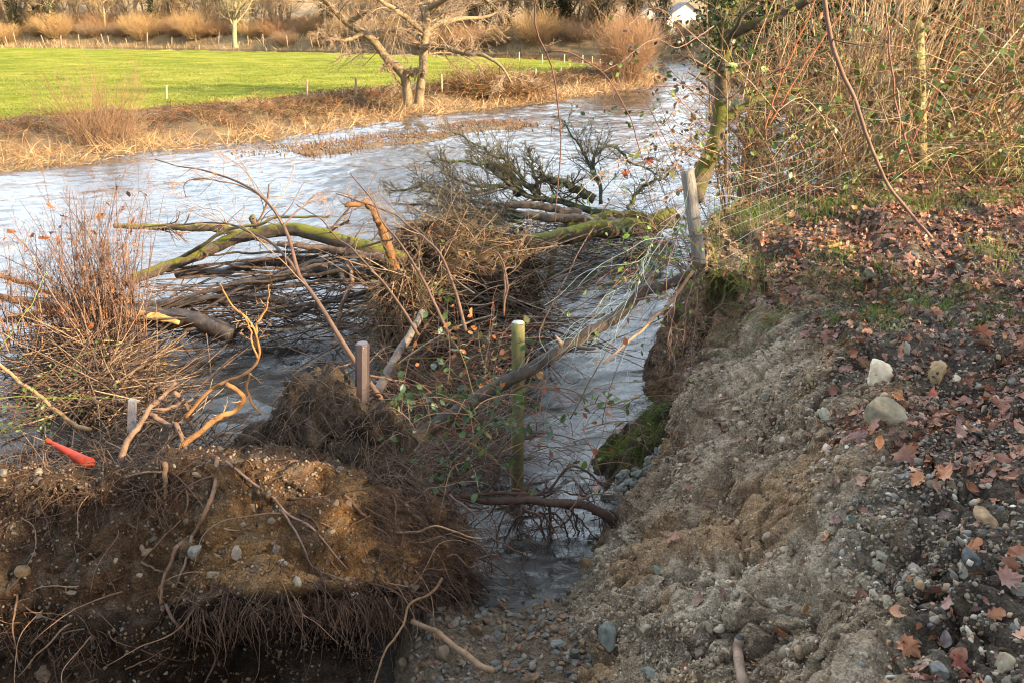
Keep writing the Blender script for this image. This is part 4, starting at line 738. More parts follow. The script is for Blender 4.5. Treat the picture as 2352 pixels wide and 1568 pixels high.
# ------------------------------------------------------------------ flood debris, fallen trees, hazel stems and roots
def branchy(name, label, cat, paths, mt, col=(1, 1, 1), n2=6, n3=4, tw=.0016, tcol=(.17, .11, .075), l2=(.15, .4), ang=.8, S=9, lump=.12, N=32, jit=.012, wig=.16, grav=.0, t0=.25, up=0, tmat='twig', partname='stem', rr=.4, extra=None, twmax=None, cap=True):
    ws = [(path(p, N, jit), a, b) for p, a, b in paths]; t = thing(name, label, cat, ws[0][0][0]); cl = np.array(col, float)
    for P_, a, b in ws:
        V, F = tubes(P_, taper(1, N, a, b)[0], S, cap=cap, lump=lump); MB().add(V, F, cl).build(partname, M[mt], t)
    if n2:
        Pl = np.array([w_[0] for w_ in ws]); Rl = np.array([taper(1, N, a, b)[0] for _, a, b in ws]); P2, R2 = kids(Pl, Rl, n2, t0, 1, ang, l2, rr, 9, wig, grav, rmin=tw * 1.4, up=up)
        if twmax: R2 = np.minimum(R2, twmax)
        mb = MB().add(*tubes(P2, R2, 4), rep(pick([tcol], len(P2), .25), 36))
        if n3:
            P3, R3 = kids(P2, R2, n3, .12, 1, .75, (.25, .6), .6, 6, wig, grav, rmin=tw); mb.add(*tubes(P3, R3, 3), rep(pick([tcol], len(P3), .3) * 1.15, 18))
            P4, R4 = kids(P3, R3, 2, .2, 1, .7, (.25, .5), .7, 4, wig, grav, rmin=tw * .8); mb.add(*tubes(P4, R4, 3), rep(pick([tcol], len(P4), .3) * 1.25, 12))
        if extra: extra(mb, P2)
        stuff(mb.build('twigs', M[tmat], t))
    return t
BR = (.13, .078, .052)
# arching hazel stems rising from the earth lump
branchy('hazel_sapling', 'brown hazel stem arching up and left from behind the plastic post', 'sapling', [
    ([(874, 915, 4.6), (840, 865, 4.75), (800, 806, 4.9), (750, 728, 5.1), (712, 668, 5.25), (686, 630, 5.35), (665, 556, 5.5), (640, 502, 5.7), (598, 448, 5.9), (547, 418, 6.1), (479, 394, 6.3), (410, 384, 6.5), (358, 368, 6.6)], .019, .004),
    ([(690, 640, 5.35), (670, 606, 5.4), (633, 566, 5.6), (582, 536, 5.8), (533, 517, 6.0), (480, 512, 6.2), (420, 516, 6.3), (330, 522, 6.4)], .012, .004),
    ([(598, 450, 5.9), (560, 430, 6.0), (505, 415, 6.0), (450, 412, 6.1), (424, 425, 6.1), (428, 452, 6.1)], .006, .003),
    ([(650, 520, 5.6), (690, 478, 5.9), (745, 440, 6.2), (810, 450, 6.4), (850, 458, 6.5)], .007, .003)],
    'twig', BR, 11, 5, .0015, (.26, .165, .10), (.12, .34), .9, lump=.05, up=.3, twmax=.004)
for lb, pts, r, n2 in [
    ('thin hazel stem leaning left in front of the root plate, leftmost of three', [(962, 770, 5.3), (915, 695, 5.5), (874, 643, 5.7), (812, 575, 5.9), (771, 545, 6.1), (730, 500, 6.3), (680, 470, 6.5)], .012, 8),
    ('hazel stem leaning left across the debris mound, middle one of three', [(1045, 800, 5.2), (1010, 722, 5.4), (973, 643, 5.6), (932, 575, 5.8), (880, 510, 6.0), (856, 462, 6.2), (805, 400, 6.4)], .013, 9),
    ('hazel stem curving over the debris mound, rightmost of three', [(1070, 760, 5.2), (1065, 739, 5.3), (1041, 654, 5.5), (1003, 572, 5.7), (935, 517, 6.0), (897, 489, 6.1), (771, 445, 6.4)], .013, 9),
    ('crooked grey twig bent at right angles over the debris mound', [(1157, 725, 5.4), (1160, 660, 5.5), (1161, 620, 5.6), (1181, 612, 5.7), (1186, 585, 5.7), (1205, 545, 5.8), (1222, 512, 5.9)], .009, 6),
    ('smooth grey stem hooked at its top right of the debris mound', [(1157, 720, 5.35), (1164, 640, 5.4), (1150, 590, 5.5), (1125, 572, 5.6), (1095, 566, 5.7)], .009, 5),
    ('long bramble cane rising behind the green stained post', [(1203, 845, 5.3), (1250, 736, 5.4), (1311, 613, 5.5), (1369, 517, 5.7), (1400, 460, 5.8), (1440, 400, 6.0)], .007, 5),
    ('thin dark cane slanting over the water right of the green stained post', [(1310, 960, 4.9), (1325, 934, 4.9), (1397, 801, 5.0), (1455, 719, 5.1), (1500, 660, 5.2)], .0045, 6)]:
    branchy('hazel_sapling', lb, 'stem', [(pts, r, r * .3)], 'twig', BR, n2, 3, .0013, (.20, .13, .085), (.10, .3), .9, S=7, lump=.05, twmax=.0035)

# the big log and sticks hanging from the cliff
lg = branchy('log', 'long dark log slanting down from the cliff edge past the green stained post', 'log', [([(1600, 628, 5.35), (1571, 637, 5.3), (1530, 655, 5.25), (1472, 674, 5.2), (1441, 706, 5.18), (1400, 738, 5.15), (1352, 766, 5.1), (1284, 806, 5.05), (1220, 845, 4.98), (1181, 866, 4.9), (1130, 893, 4.85), (1079, 925, 4.75), (1010, 970, 4.6), (930, 1020, 4.5)], .034, .050)], 'bark', (.065, .048, .037), 0, S=16, lump=.15, N=90, jit=.005)
for pts, a, b in [([(1330, 796, 5.02), (1350, 800, 4.95), (1372, 799, 4.9)], .018, .008), ([(1290, 790, 5.03), (1282, 780, 5.03), (1275, 770, 5.04)], .02, .006), ([(1462, 690, 5.15), (1490, 684, 5.1), (1508, 682, 5.1)], .010, .005)]:
    V, F = tubes(path(pts, 10), taper(1, 10, a, b)[0], 8, cap=True, lump=.15); MB().add(V, F, (.20, .13, .09)).build('branch_stub', M['bark'], lg)
branchy('driftwood', 'pale orange brown stick leaning from the cliff edge down to the water', 'branch', [([(1592, 622, 5.3), (1570, 654, 5.25), (1535, 700, 5.15), (1476, 756, 5.0), (1430, 795, 4.9), (1387, 837, 4.8)], .013, .006)], 'root', (.33, .19, .11), 0, lump=.06)
branchy('pole', 'grey brown peeled pole leaning on the root plate behind the plastic post', 'pole', [([(862, 905, 5.0), (900, 838, 5.3), (950, 752, 5.7), (972, 718, 5.9)], .034, .026)], 'bark', (.15, .12, .10), 0, lump=.04)
branchy('driftwood', 'thin dark red cane lying across in front of the root plate', 'branch', [([(850, 862, 4.7), (900, 871, 4.8), (960, 884, 4.9), (1010, 890, 5.0)], .007, .004)], 'root', (.13, .075, .05), 0)
branchy('driftwood', 'dark red brown stem lying behind the plastic post', 'branch', [([(771, 768, 5.6), (800, 810, 5.3), (838, 870, 4.9), (884, 928, 4.6)], .018, .016)], 'root', (.17, .095, .06), 0)

# debris mound round the fallen tree's root plate
def blob(c, rad, sub, amp, seed, k=2.2):
    V, F = ICO[sub]; d = 1 + amp * fbm(V * k + seed, 4) + amp * .4 * billow(V * k * 4 + seed, 2); return np.array(c) + V * np.array(rad) * d[:, None], F
pl = thing('uprooted_stump', 'shaggy brown root plate of a fallen tree with debris heaped on it', 'root plate', at(1000, 820, 7.4)); mb = MB(); BL = []
for px, py, Yk, rad, sd_ in [(1050, 640, 7.9, (.58, .45, .36), 1), (940, 720, 7.3, (.26, .28, .42), 2), (1120, 590, 8.4, (.55, .5, .26), 3), (1010, 800, 7.2, (.34, .3, .32), 4), (1150, 690, 8.0, (.36, .35, .38), 5), (1010, 560, 8.3, (.42, .4, .22), 6)]:
    V, F = blob(at(px, py, Yk), rad, 4, .32, sd_ * 7.); k = fbm(V * 3, 3)[:, None]; mb.add(V, F, np.array([.06, .042, .028]) * (1 + .6 * k)); BL.append(V)
mb.build('soil', M['earth'], pl); BV = np.concatenate(BL); fr_ = BV[:, 1] < 8.6
n = 5200; k = G.integers(0, len(BV), n); S = BV[k]; D = np.c_[G.normal(size=n), G.normal(size=n) * .5 - .5, G.normal(size=n) * .6]; P1 = strands(S + G.normal(size=(n, 3)) * .04, D, U(.12, .7, n), 8, .30, .10)
stuff(MB().add(*tubes(P1, taper(n, 8, U(.0018, .007, n), .0012), 3), rep(pick([(.12, .075, .048), (.19, .12, .072), (.075, .05, .035), (.27, .19, .12), (.11, .10, .04)], n, .3), 24)).build('roots', M['root'], pl))
n = 2600; k = np.nonzero(BV[:, 0] < at(965, 700, 7.3)[0])[0]; k = k[G.integers(0, len(k), n)]; P1 = strands(BV[k], np.c_[G.normal(size=n) * .5 - .2, G.normal(size=n) * .4 - .7, U(-1, .4, n)], U(.08, .3, n), 6, .2, .35); V, F = blades(P1, U(.006, .016, n)); stuff(MB().add(V, F, rep(pick([(.26, .155, .09), (.19, .11, .065), (.33, .22, .14)], n, .25), 12)).build('bark_fibres', M['root'], pl))
q = at(960, 690, 7.2); V, F = SHAPES2[2]; MB().add(q + V * np.array([.05, .04, .075]), F, (.30, .27, .23)).build('stone', M['stone'], pl)
n = 420; k = G.integers(0, len(BV), n); V, F, kk = leaves(OVAL, BV[k] + np.c_[G.normal(size=(n, 2)) * .05 - .05, U(0, .12, n)], G.normal(size=(n, 3)) + [0, -.6, .6], U(.04, .08, n), .3); stuff(MB().add(V, F, rep(pick([(.10, .12, .03), (.16, .16, .04), (.35, .13, .045), (.06, .08, .025), (.24, .15, .06)], n), kk)).build('leaves', M['green_leaf'], pl))
V, F = tubes(path([(1195, 560, 9.9), (1250, 553, 10.2), (1335, 534, 10.8), (1421, 524, 11.3), (1480, 520, 11.8), (1540, 500, 12.4)], 50, .02), taper(1, 50, .10, .16)[0], 16, cap=True, lump=.08); MB().add(V, F).build('trunk', M['mossbark'], pl)
branchy('driftwood', 'broken forked branch poking up from the water right of the debris mound', 'branch', [([(1262, 645, 8.6), (1268, 610, 8.6), (1272, 580, 8.65), (1276, 556, 8.7)], .035, .03), ([(1268, 612, 8.6), (1285, 606, 8.6), (1300, 600, 8.6)], .018, .01), ([(1240, 668, 8.4), (1256, 652, 8.5), (1268, 640, 8.6)], .022, .018)], 'bark', (.17, .12, .085), 3, 2, .003, lump=.2, N=24)
# a broken orange stub
branchy('tree_stump', 'broken orange brown stub standing up from the debris left of the mound', 'stump', [([(908, 640, 7.3), (900, 590, 7.3), (885, 540, 7.3), (873, 512, 7.3)], .055, .04), ([(876, 525, 7.3), (862, 496, 7.25), (848, 474, 7.2), (826, 465, 7.15), (797, 474, 7.1)], .032, .022)], 'root', (.17, .085, .035), 3, 3, .002, (.16, .09, .05), lump=.28, N=30, jit=.03)

# mossy fallen tree and the raft of trunks left of it
branchy('fallen_tree', 'fallen tree with bright moss on its bough lying over the water on the left', 'fallen tree', [
    ([(285, 650, 8.2), (345, 626, 8.25), (410, 602, 8.3), (470, 580, 8.35), (520, 555, 8.4), (560, 540, 8.4), (615, 531, 8.4), (684, 529, 8.3), (760, 548, 8.1), (840, 570, 7.9), (930, 600, 7.8)], .055, .085),
    ([(262, 519, 8.6), (350, 522, 8.6), (430, 522, 8.5), (505, 526, 8.45), (555, 540, 8.4)], .028, .05),
    ([(420, 590, 8.3), (470, 560, 8.1), (520, 530, 8.0), (600, 515, 7.9), (640, 500, 7.9), (755, 498, 7.9)], .022, .012),
    ([(600, 530, 8.4), (585, 512, 8.4), (578, 498, 8.4)], .045, .035)], 'mossbark', (1, 1, 1), 9, 4, .002, (.17, .11, .07), (.12, .35), .7, N=44, lump=.14, twmax=.012)
for lb, pts, a, b, mt, n2 in [
    ('long wet grey trunk lying just below the mossy bough', [(405, 632, 8.6), (450, 622, 8.6), (513, 622, 8.6), (590, 602, 8.5), (660, 600, 8.4), (780, 608, 8.2), (900, 612, 8.0)], .05, .07, 'wetbark', 4),
    ('thick black wet trunk stretching right into the debris mound', [(500, 672, 8.3), (560, 655, 8.3), (650, 634, 8.2), (740, 622, 8.1), (840, 626, 8.0), (950, 640, 7.9)], .05, .075, 'wetbark', 4),
    ('straight grey bare trunk low over the water in the raft of trunks', [(322, 706, 7.9), (380, 698, 7.9), (445, 691, 7.9), (520, 688, 7.9), (615, 686, 7.9), (690, 712, 7.8)], .045, .05, 'wetbark', 3),
    ('thin dark branch running along the lower edge of the raft of trunks', [(420, 760, 7.5), (500, 744, 7.6), (590, 728, 7.7), (660, 722, 7.7), (730, 700, 7.7), (850, 668, 7.8)], .018, .026, 'wetbark', 6),
    ('dark branch forking over the water above the lower edge of the raft', [(430, 700, 7.8), (520, 676, 7.9), (600, 640, 7.9), (680, 616, 8.0), (760, 590, 8.0), (850, 575, 8.0)], .016, .028, 'wetbark', 7),
    ('reddish brown bough sweeping right from the mossy bough', [(640, 560, 8.2), (700, 566, 8.1), (760, 572, 8.0), (830, 586, 7.8), (900, 600, 7.6)], .03, .045, 'bark', 4),
    ('crooked bare branch dipping into the water left of the root plate', [(775, 755, 7.4), (783, 715, 7.4), (795, 675, 7.4), (812, 640, 7.45), (798, 600, 7.5), (800, 545, 7.5)], .022, .018, 'bark', 2),
    ('short black snag pointing down under the raft of trunks', [(780, 625, 7.8), (790, 650, 7.7), (802, 668, 7.6)], .03, .02, 'wetbark', 0)]:
    branchy('driftwood_log' if a > .04 else 'driftwood', lb, 'branch', [(pts, a, b)], mt, (.22, .14, .095) if mt == 'bark' else (1, 1, 1), n2, 4, .0025, (.10, .07, .055), (.15, .45), .55, N=36, lump=.10, jit=.03, twmax=.014)
for k in range(15):
    x0, x1 = U(300, 480), U(700, 930); ya, yb = U(610, 745), U(575, 680); Yk = 8.5 - .9 * (ya - 610) / 135; b_ = U(-26, 14)
    t_ = branchy('driftwood', 'slender dark branch lying among many others in the raft of trunks', 'branch', [([(x0, ya, Yk), (x0 * .65 + x1 * .35, ya * .65 + yb * .35 + b_, Yk), (x0 * .3 + x1 * .7, ya * .3 + yb * .7 + b_ * .6, Yk - .1), (x1, yb, Yk - .2)], U(.006, .010), U(.012, .022))], 'bark', [(.08, .055, .04), (.14, .085, .055), (.11, .08, .06)][k % 3], 3, 2, .0022, (.10, .065, .045), (.15, .4), .6, N=36, lump=.1, jit=.03, twmax=.007); t_['group'] = 'slender branches in the raft of trunks'
lo = branchy('log', 'broken log with torn orange wood lying half sunk in the water at left', 'log', [([(268, 730, 7.7), (320, 728, 7.7), (400, 732, 7.7), (470, 742, 7.6), (535, 768, 7.5)], .11, .09)], 'wetbark', (1, 1, 1), 0, S=18, lump=.16, N=40)
V, F = tubes(path([(262, 726, 7.58), (310, 724, 7.56), (360, 728, 7.55), (412, 742, 7.55)], 26), taper(1, 26, .075, .02)[0], 12, cap=True, lump=.35); MB().add(V, F, (.40, .235, .09)).build('torn_wood', M['root'], lo)
for lb, pts, a, b, col in [('sunlit red brown branch entering from the left edge of the photo, highest of the pile', [(-60, 618, 7.6), (0, 633, 7.6), (68, 654, 7.6), (137, 678, 7.6), (185, 690, 7.6)], .028, .018, (.36, .17, .075)),
                           ('thick sunlit branch in the left pile below the highest one', [(-50, 676, 7.4), (27, 688, 7.4), (103, 702, 7.4), (170, 712, 7.5)], .036, .03, (.30, .15, .07)),
                           ('orange barked branch lying in the left pile behind the brown oak shoots', [(20, 728, 7.2), (60, 722, 7.2), (110, 716, 7.25), (180, 706, 7.3), (300, 690, 7.5)], .025, .03, (.42, .22, .09)),
                           ('dark wet branch at the bottom of the left pile', [(-40, 738, 7.1), (60, 734, 7.2), (150, 726, 7.3), (230, 722, 7.4)], .022, .022, (.09, .06, .045)),
                           ('slanting brown pole across the left debris pointing down to the red cone', [(-30, 815, 5.3), (0, 838, 5.3), (68, 893, 5.2), (120, 934, 5.1), (168, 972, 5.0), (208, 988, 4.9)], .011, .016, (.30, .18, .09))]:
    branchy('driftwood', lb, 'branch', [(pts, a, b)], 'root', col, 4, 3, .002, tuple(np.array(col) * .8), (.1, .35), .7, N=32, lump=.1, jit=.02, twmax=.006)

# oak shoots with brown leaves
def shoots(name, label, base, n, h, seed, spread, lf, lean=(0, 0), lcol=((.30, .10, .035), (.22, .08, .035), (.36, .15, .05))):
    global G; keep = G; G = np.random.default_rng(seed); t = thing(name, label, 'shrub', base); a = U(0, 6.28, n); rr = U(0, .45, n)
    S = np.array(base) + np.c_[np.cos(a) * rr, np.sin(a) * rr * .7, np.zeros(n)]; P1 = strands(S, np.c_[np.cos(a) * spread * U(0, 1, n) + lean[0], np.sin(a) * spread * U(0, 1, n), np.ones(n)], h * U(.4, 1.1, n), 12, .07); R1 = taper(n, 12, U(.004, .009, n), .002)
    P2, R2 = kids(P1, R1, 7, .2, 1, .6, (.12, .35), .6, 6, .12, 0, rmin=.0016, up=.3); P3, R3 = kids(P2, R2, 3, .2, 1, .6, (.3, .6), .7, 4, .12, 0, rmin=.0014)
    cc = [(.21, .12, .085), (.15, .09, .065), (.28, .18, .12)]; MB().add(*tubes(P1, R1, 4), rep(pick(cc, n, .25), 48)).build('stems', M['twig'], t); stuff(MB().add(*tubes(P2, R2, 3), rep(pick(cc, len(P2), .25), 18)).add(*tubes(P3, R3, 3), rep(pick(cc, len(P3), .25), 12)).build('twigs', M['twig'], t))
    k = G.integers(0, len(P2), lf); V, F, kk = leaves(OAK, P2[k, G.integers(2, 6, lf)], G.normal(size=(lf, 3)), U(.05, .095, lf), .45); MB().add(V, F, rep(pick(lcol, lf), kk)).build('leaves', M['leaf'], t); G = keep; return t
shoots('oak_shoots', 'dense clump of upright oak shoots with a few brown leaves standing in the left debris', at(245, 800, 7.2), 130, 1.55, 201, .22, 110)
shoots('oak_shoots', 'thinner twiggy shoots with orange leaves at the left edge of the photo', at(20, 800, 7.0), 50, 1.0, 202, .4, 40)
# heaps of drift sticks
def heap(name, label, n, fx, fY, fz, L, r, cols, seed, wig=.10, flat=.55):
    global G; keep = G; G = np.random.default_rng(seed); px, Yk = fx(n), fY(n); S = np.c_[(px - 1176) / FPX * Yk * 1.06, Yk, fz(px, Yk, n)]; a = G.normal(size=n) * 1.1 + np.where(U(0, 1, n) < .5, 0, pi) + .35
    P1 = strands(S, np.c_[np.cos(a), np.sin(a), G.normal(size=n) * flat], U(L[0], L[1], n), 7, wig, .01); rr = U(r[0], r[1], n) * U(.5, 1, n); o = MB().add(*tubes(P1, taper(n, 7, rr, rr * .5), 4), rep(pick(cols, n, .3), 28)).build(name, M['root']); G = keep; return stuff(o, label, 'driftwood')
DC = [(.11, .068, .045), (.19, .115, .07), (.075, .05, .036), (.06, .042, .032), (.30, .20, .12)]
mound_z = lambda c, w_, h_, b_: (lambda px, Yk, n: b_ + h_ * np.exp(-((px - c) / w_) ** 2) * U(0, 1, n))
heap('drift_heap', 'heap of drift sticks and reeds caught round the oak shoots', 2000, lambda n: np.clip(G.normal(170, 95, n), -80, 330), lambda n: U(5.9, 7.7, n), mound_z(200, 130, .50, .0), (.15, .8), (.003, .010), DC, 301)
heap('drift_heap', 'tangle of drift twigs behind the slumped bank by the red cone', 1900, lambda n: U(-60, 500, n), lambda n: U(4.1, 5.3, n), mound_z(330, 190, .38, .18), (.12, .6), (.002, .008), DC, 302)
heap('drift_heap', 'sticks jammed among the raft of trunks', 480, lambda n: U(230, 900, n), lambda n: U(7.6, 8.8, n), lambda px, Yk, n: U(.0, .45, n), (.4, 1.6), (.004, .013), [(.12, .08, .06), (.20, .13, .09), (.07, .05, .04)], 303, .04, .15)
heap('drift_heap', 'loose twigs and dead brambles heaped behind the log', 1500, lambda n: U(880, 1180, n), lambda n: U(5.05, 6.9, n), lambda px, Yk, n: .02 + U(0, .55, n) * np.clip((Yk - 4.4) / 2, .3, 1), (.2, .8), (.0018, .005), [(.13, .08, .055), (.09, .055, .04), (.20, .10, .06), (.22, .17, .11)], 304, .12, .5)
heap('drift_heap', 'sticks and branches thrown over the root plate of the fallen tree', 520, lambda n: U(890, 1270, n), lambda n: U(6.9, 8.6, n), lambda px, Yk, n: U(.05, 1.0, n) * (1 - np.abs(px - 1060) / 420), (.4, 1.5), (.004, .013), [(.16, .10, .065), (.24, .155, .10), (.09, .06, .045), (.30, .22, .15)], 306, .10, .4)
heap('drift_heap', 'pale twigs and sticks lying on the fallen crown at the far edge', 500, lambda n: U(1080, 1520, n), lambda n: U(10.5, 13, n), lambda px, Yk, n: U(.0, .35, n), (.4, 1.5), (.005, .014), [(.22, .16, .11), (.14, .10, .07), (.3, .22, .15)], 305, .06, .2)

# lichen covered crown lying in the river
Yc = 12.0
branchy('fallen_tree', 'lichen covered crown of a fallen tree spreading over the river', 'fallen tree', [
    ([(1480, 505, 12.2), (1410, 490, 12.1), (1339, 479, 12.0), (1233, 451, 11.8), (1164, 431, 11.6), (1079, 424, 11.4), (1010, 393, 11.2)], .07, .012),
    ([(1233, 451, 11.8), (1205, 420, 11.8), (1181, 393, 11.8), (1130, 352, 11.7), (1062, 318, 11.6), (1034, 296, 11.6)], .035, .008),
    ([(1238, 450, 11.9), (1228, 410, 11.9), (1222, 376, 12), (1216, 335, 12)], .035, .012),
    ([(1190, 440, 11.7), (1150, 405, 11.5), (1110, 380, 11.4), (1050, 372, 11.2), (990, 372, 11.0)], .035, .010),
    ([(1380, 470, 12.1), (1375, 420, 12.2), (1352, 376, 12.3), (1332, 342, 12.3), (1310, 300, 12.3), (1298, 274, 12.3)], .032, .010),
    ([(1380, 430, 12.2), (1366, 400, 12.2), (1366, 359, 12.2), (1404, 332, 12.2), (1448, 369, 12.1), (1500, 400, 12.0)], .03, .010),
    ([(1366, 458, 12.0), (1330, 440, 12.0), (1301, 424, 11.9), (1243, 405, 11.8)], .075, .045),
    ([(1440, 480, 12.1), (1470, 440, 12.2), (1500, 420, 12.2), (1550, 400, 12.2)], .035, .010),
    ([(1150, 428, 11.6), (1100, 440, 11.3), (1040, 440, 11.0), (970, 430, 10.8), (900, 440, 10.6)], .025, .006),
    ([(1190, 445, 11.7), (1180, 415, 11.9), (1160, 390, 12.0), (1118, 380, 12.0)], .075, .06)],
    'lichen', (1, 1, 1), 24, 9, .0036, (.15, .125, .075), (.18, .42), .7, N=36, lump=.16, jit=.05, grav=.0, t0=.12, up=.1, twmax=.012)
branchy('fallen_tree', 'bundle of fine bare twigs trailing left from the fallen crown over the water', 'fallen tree', [([(1200, 490 + 12 * k, 11.0 - .3 * k), (1120, 470 + 14 * k, 10.8 - .3 * k), (1040, 455 + 22 * k, 10.6 - .3 * k), (960, 425 + 40 * k, 10.4 - .3 * k)], .022, .006) for k in range(4)], 'lichen', (1, 1, 1), 34, 7, .0042, (.16, .125, .08), (.2, .5), .5, N=28, jit=.05, t0=.05, twmax=.008)
for lb, pts, a, b in [('long bare log lying under the lichen covered crown', [(1060, 502, 10.8), (1113, 497, 10.9), (1180, 494, 11), (1250, 497, 11.1), (1352, 507, 11.3), (1430, 512, 11.5)], .05, .07), ('short mossy log lying right of the long bare log', [(1300, 522, 11.2), (1360, 508, 11.4), (1420, 500, 11.6), (1475, 505, 11.8)], .09, .10), ('grey log end lying above the long bare log', [(1140, 476, 11.2), (1200, 470, 11.3), (1260, 476, 11.4), (1330, 492, 11.5)], .05, .06)]:
    branchy('log', lb, 'log', [(pts, a, b)], 'mossbark' if 'mossy' in lb else 'bark', (.19, .14, .10), 0, N=40, lump=.1, jit=.03, S=12)

# hanging canes and the arching sapling at right
branchy('sapling', 'long dark sapling arching down to the leafy bank at right', 'sapling', [([(1880, -120, 5.6), (1894, 0, 5.6), (1911, 96, 5.6), (1935, 170, 5.6), (1962, 232, 5.6), (1997, 325, 5.6), (2031, 410, 5.6), (2085, 485, 5.55), (2140, 548, 5.45)], .016, .010)], 'twig', (.20, .12, .085), 3, 2, .0015, lump=.05, S=8, l2=(.05, .15))
branchy('sapling', 'thin reddish sapling standing in front of the thicket near the round fence post', 'sapling', [([(2095, 372, 7.2), (2070, 290, 7.2), (2052, 200, 7.2), (2040, 80, 7.2), (2030, -60, 7.2)], .010, .006)], 'twig', (.26, .12, .08), 5, 3, .0015, S=7)
for k, (lb, pts, c_) in enumerate([('dark red cane slanting right in front of the round fence post', [(2088, 345, 7.4), (2120, 270, 7.4), (2170, 160, 7.4), (2215, 40, 7.3), (2240, -60, 7.3)], (.30, .10, .05)), ('red bramble cane slanting over the middle of the thicket, left one of a pair', [(1755, 300, 7.0), (1790, 190, 7.0), (1840, 80, 7.0), (1885, -30, 7.0)], (.33, .12, .06)), ('red bramble cane slanting over the middle of the thicket, right one of a pair', [(1765, 290, 7.0), (1830, 180, 7.0), (1890, 90, 7.0), (1965, -20, 7.0)], (.33, .12, .06))]):
    branchy('bramble_cane', lb, 'bramble', [(pts, .008, .005)], 'twig', c_, 4, 2, .0014, c_, (.06, .2), S=6)
def leafy(mb_name, t, P_, n, cols, size, shape=OVAL, spread=.015, mt='green_leaf'):
    k = G.integers(0, len(P_), n); V, F, kk = leaves(shape, P_[k] + G.normal(size=(n, 3)) * spread, G.normal(size=(n, 3)) + [0, -.8, .4], U(size[0], size[1], n), .3); MB().add(V, F, rep(pick(cols, n), kk)).build(mb_name, M[mt], t)
hp = [([(1560, -330, 5.0), (1330, -150, 4.7), (1246, -40, 4.5), (1231, 30, 4.5), (1236, 80, 4.5), (1267, 147, 4.5), (1282, 230, 4.5), (1286, 342, 4.5), (1275, 510, 4.5)], .0065, .003), ([(1258, 120, 4.5), (1290, 118, 4.5), (1330, 130, 4.5), (1387, 174, 4.5), (1445, 267, 4.55), (1475, 359, 4.6), (1500, 480, 4.6)], .0045, .002)]
t = branchy('bramble_cane', 'long red brown bramble cane hanging down over the river in the middle', 'bramble', hp, 'twig', (.14, .07, .05), 4, 2, .0011, (.15, .09, .06), (.04, .14), 1.0, S=6, grav=.05)
def overhang(lb, paths, n2, lf, cols, sz, r=.004):
    t = branchy('bramble_cane', lb, 'bramble', [(p, r, r * .5) for p in paths], 'twig', (.22, .13, .09), n2, 3, .0011, (.18, .11, .075), (.12, .4), 1.0, S=6, grav=.03, t0=.1); P_ = np.concatenate([path(p, 40) for p in paths]); leafy('leaves', t, P_, lf, cols, sz, spread=.035); return t
overhang('leafy bramble spray arching left from the mossy tree with dark blackish leaves', [[(1640, 60, 6.6), (1560, 110, 6.2), (1500, 90, 5.9), (1430, 140, 5.7), (1380, 170, 5.6)], [(1640, 130, 6.6), (1580, 200, 6.3), (1530, 280, 6.1), (1470, 340, 5.9), (1440, 400, 5.9)], [(1650, 230, 6.8), (1590, 200, 6.4), (1530, 196, 6.1), (1460, 212, 5.9)]], 8, 70, [(.04, .055, .02), (.08, .12, .03), (.10, .04, .03), (.05, .03, .025)], (.03, .055))
overhang('tangled dead bramble stems with dark seed heads left of the mossy tree', [[(1640, 330, 6.9), (1590, 350, 6.6), (1530, 400, 6.4), (1500, 460, 6.2)], [(1645, 290, 6.9), (1600, 280, 6.6), (1560, 330, 6.4), (1540, 420, 6.2)], [(1620, 420, 6.6), (1570, 430, 6.4), (1520, 470, 6.2), (1480, 540, 6.0)], [(1600, 150, 6.6), (1550, 60, 6.4), (1500, 20, 6.2), (1440, 60, 6.0)], [(1625, 380, 6.6), (1560, 330, 6.4), (1520, 250, 6.3), (1500, 160, 6.2)]], 16, 46, [(.05, .03, .025), (.12, .05, .03), (.08, .10, .03)], (.02, .045))
overhang('bramble trailing down the cliff below the weathered post with yellow green leaves', [[(1590, 600, 5.2), (1560, 650, 5.1), (1545, 720, 5.0), (1540, 800, 4.95), (1535, 860, 4.9)], [(1600, 620, 5.2), (1580, 690, 5.1), (1572, 770, 5.0), (1565, 850, 5.0), (1560, 930, 4.95)], [(1605, 640, 5.2), (1598, 720, 5.1), (1590, 800, 5.0), (1580, 900, 4.95)]], 14, 70, [(.16, .20, .03), (.10, .13, .03), (.05, .03, .025), (.09, .05, .03)], (.02, .045))
def lone_leaf(label, px, py, Yk, size, col, shape=MAPLE, nor=(0, -1, .3), name='dead_leaf', mt='leaf', curl=.35):
    V, F, kk = leaves(shape, at(px, py, Yk)[None], np.array([nor], float), size, curl); return tag(MB().add(V, F, col).build(name, M[mt]), label, 'leaf')
lone_leaf('cluster of curled red brown leaf caught on the hanging bramble stem', 1492, 370, 4.6, .055, (.16, .045, .03), curl=.7); lone_leaf('orange red leaf hanging lower left of the curled red leaf', 1437, 398, 4.6, .05, (.24, .07, .03), curl=.7); lone_leaf('small red leaf caught on the log by the green stained post', 1153, 884, 4.8, .055, (.42, .13, .04), OVAL)

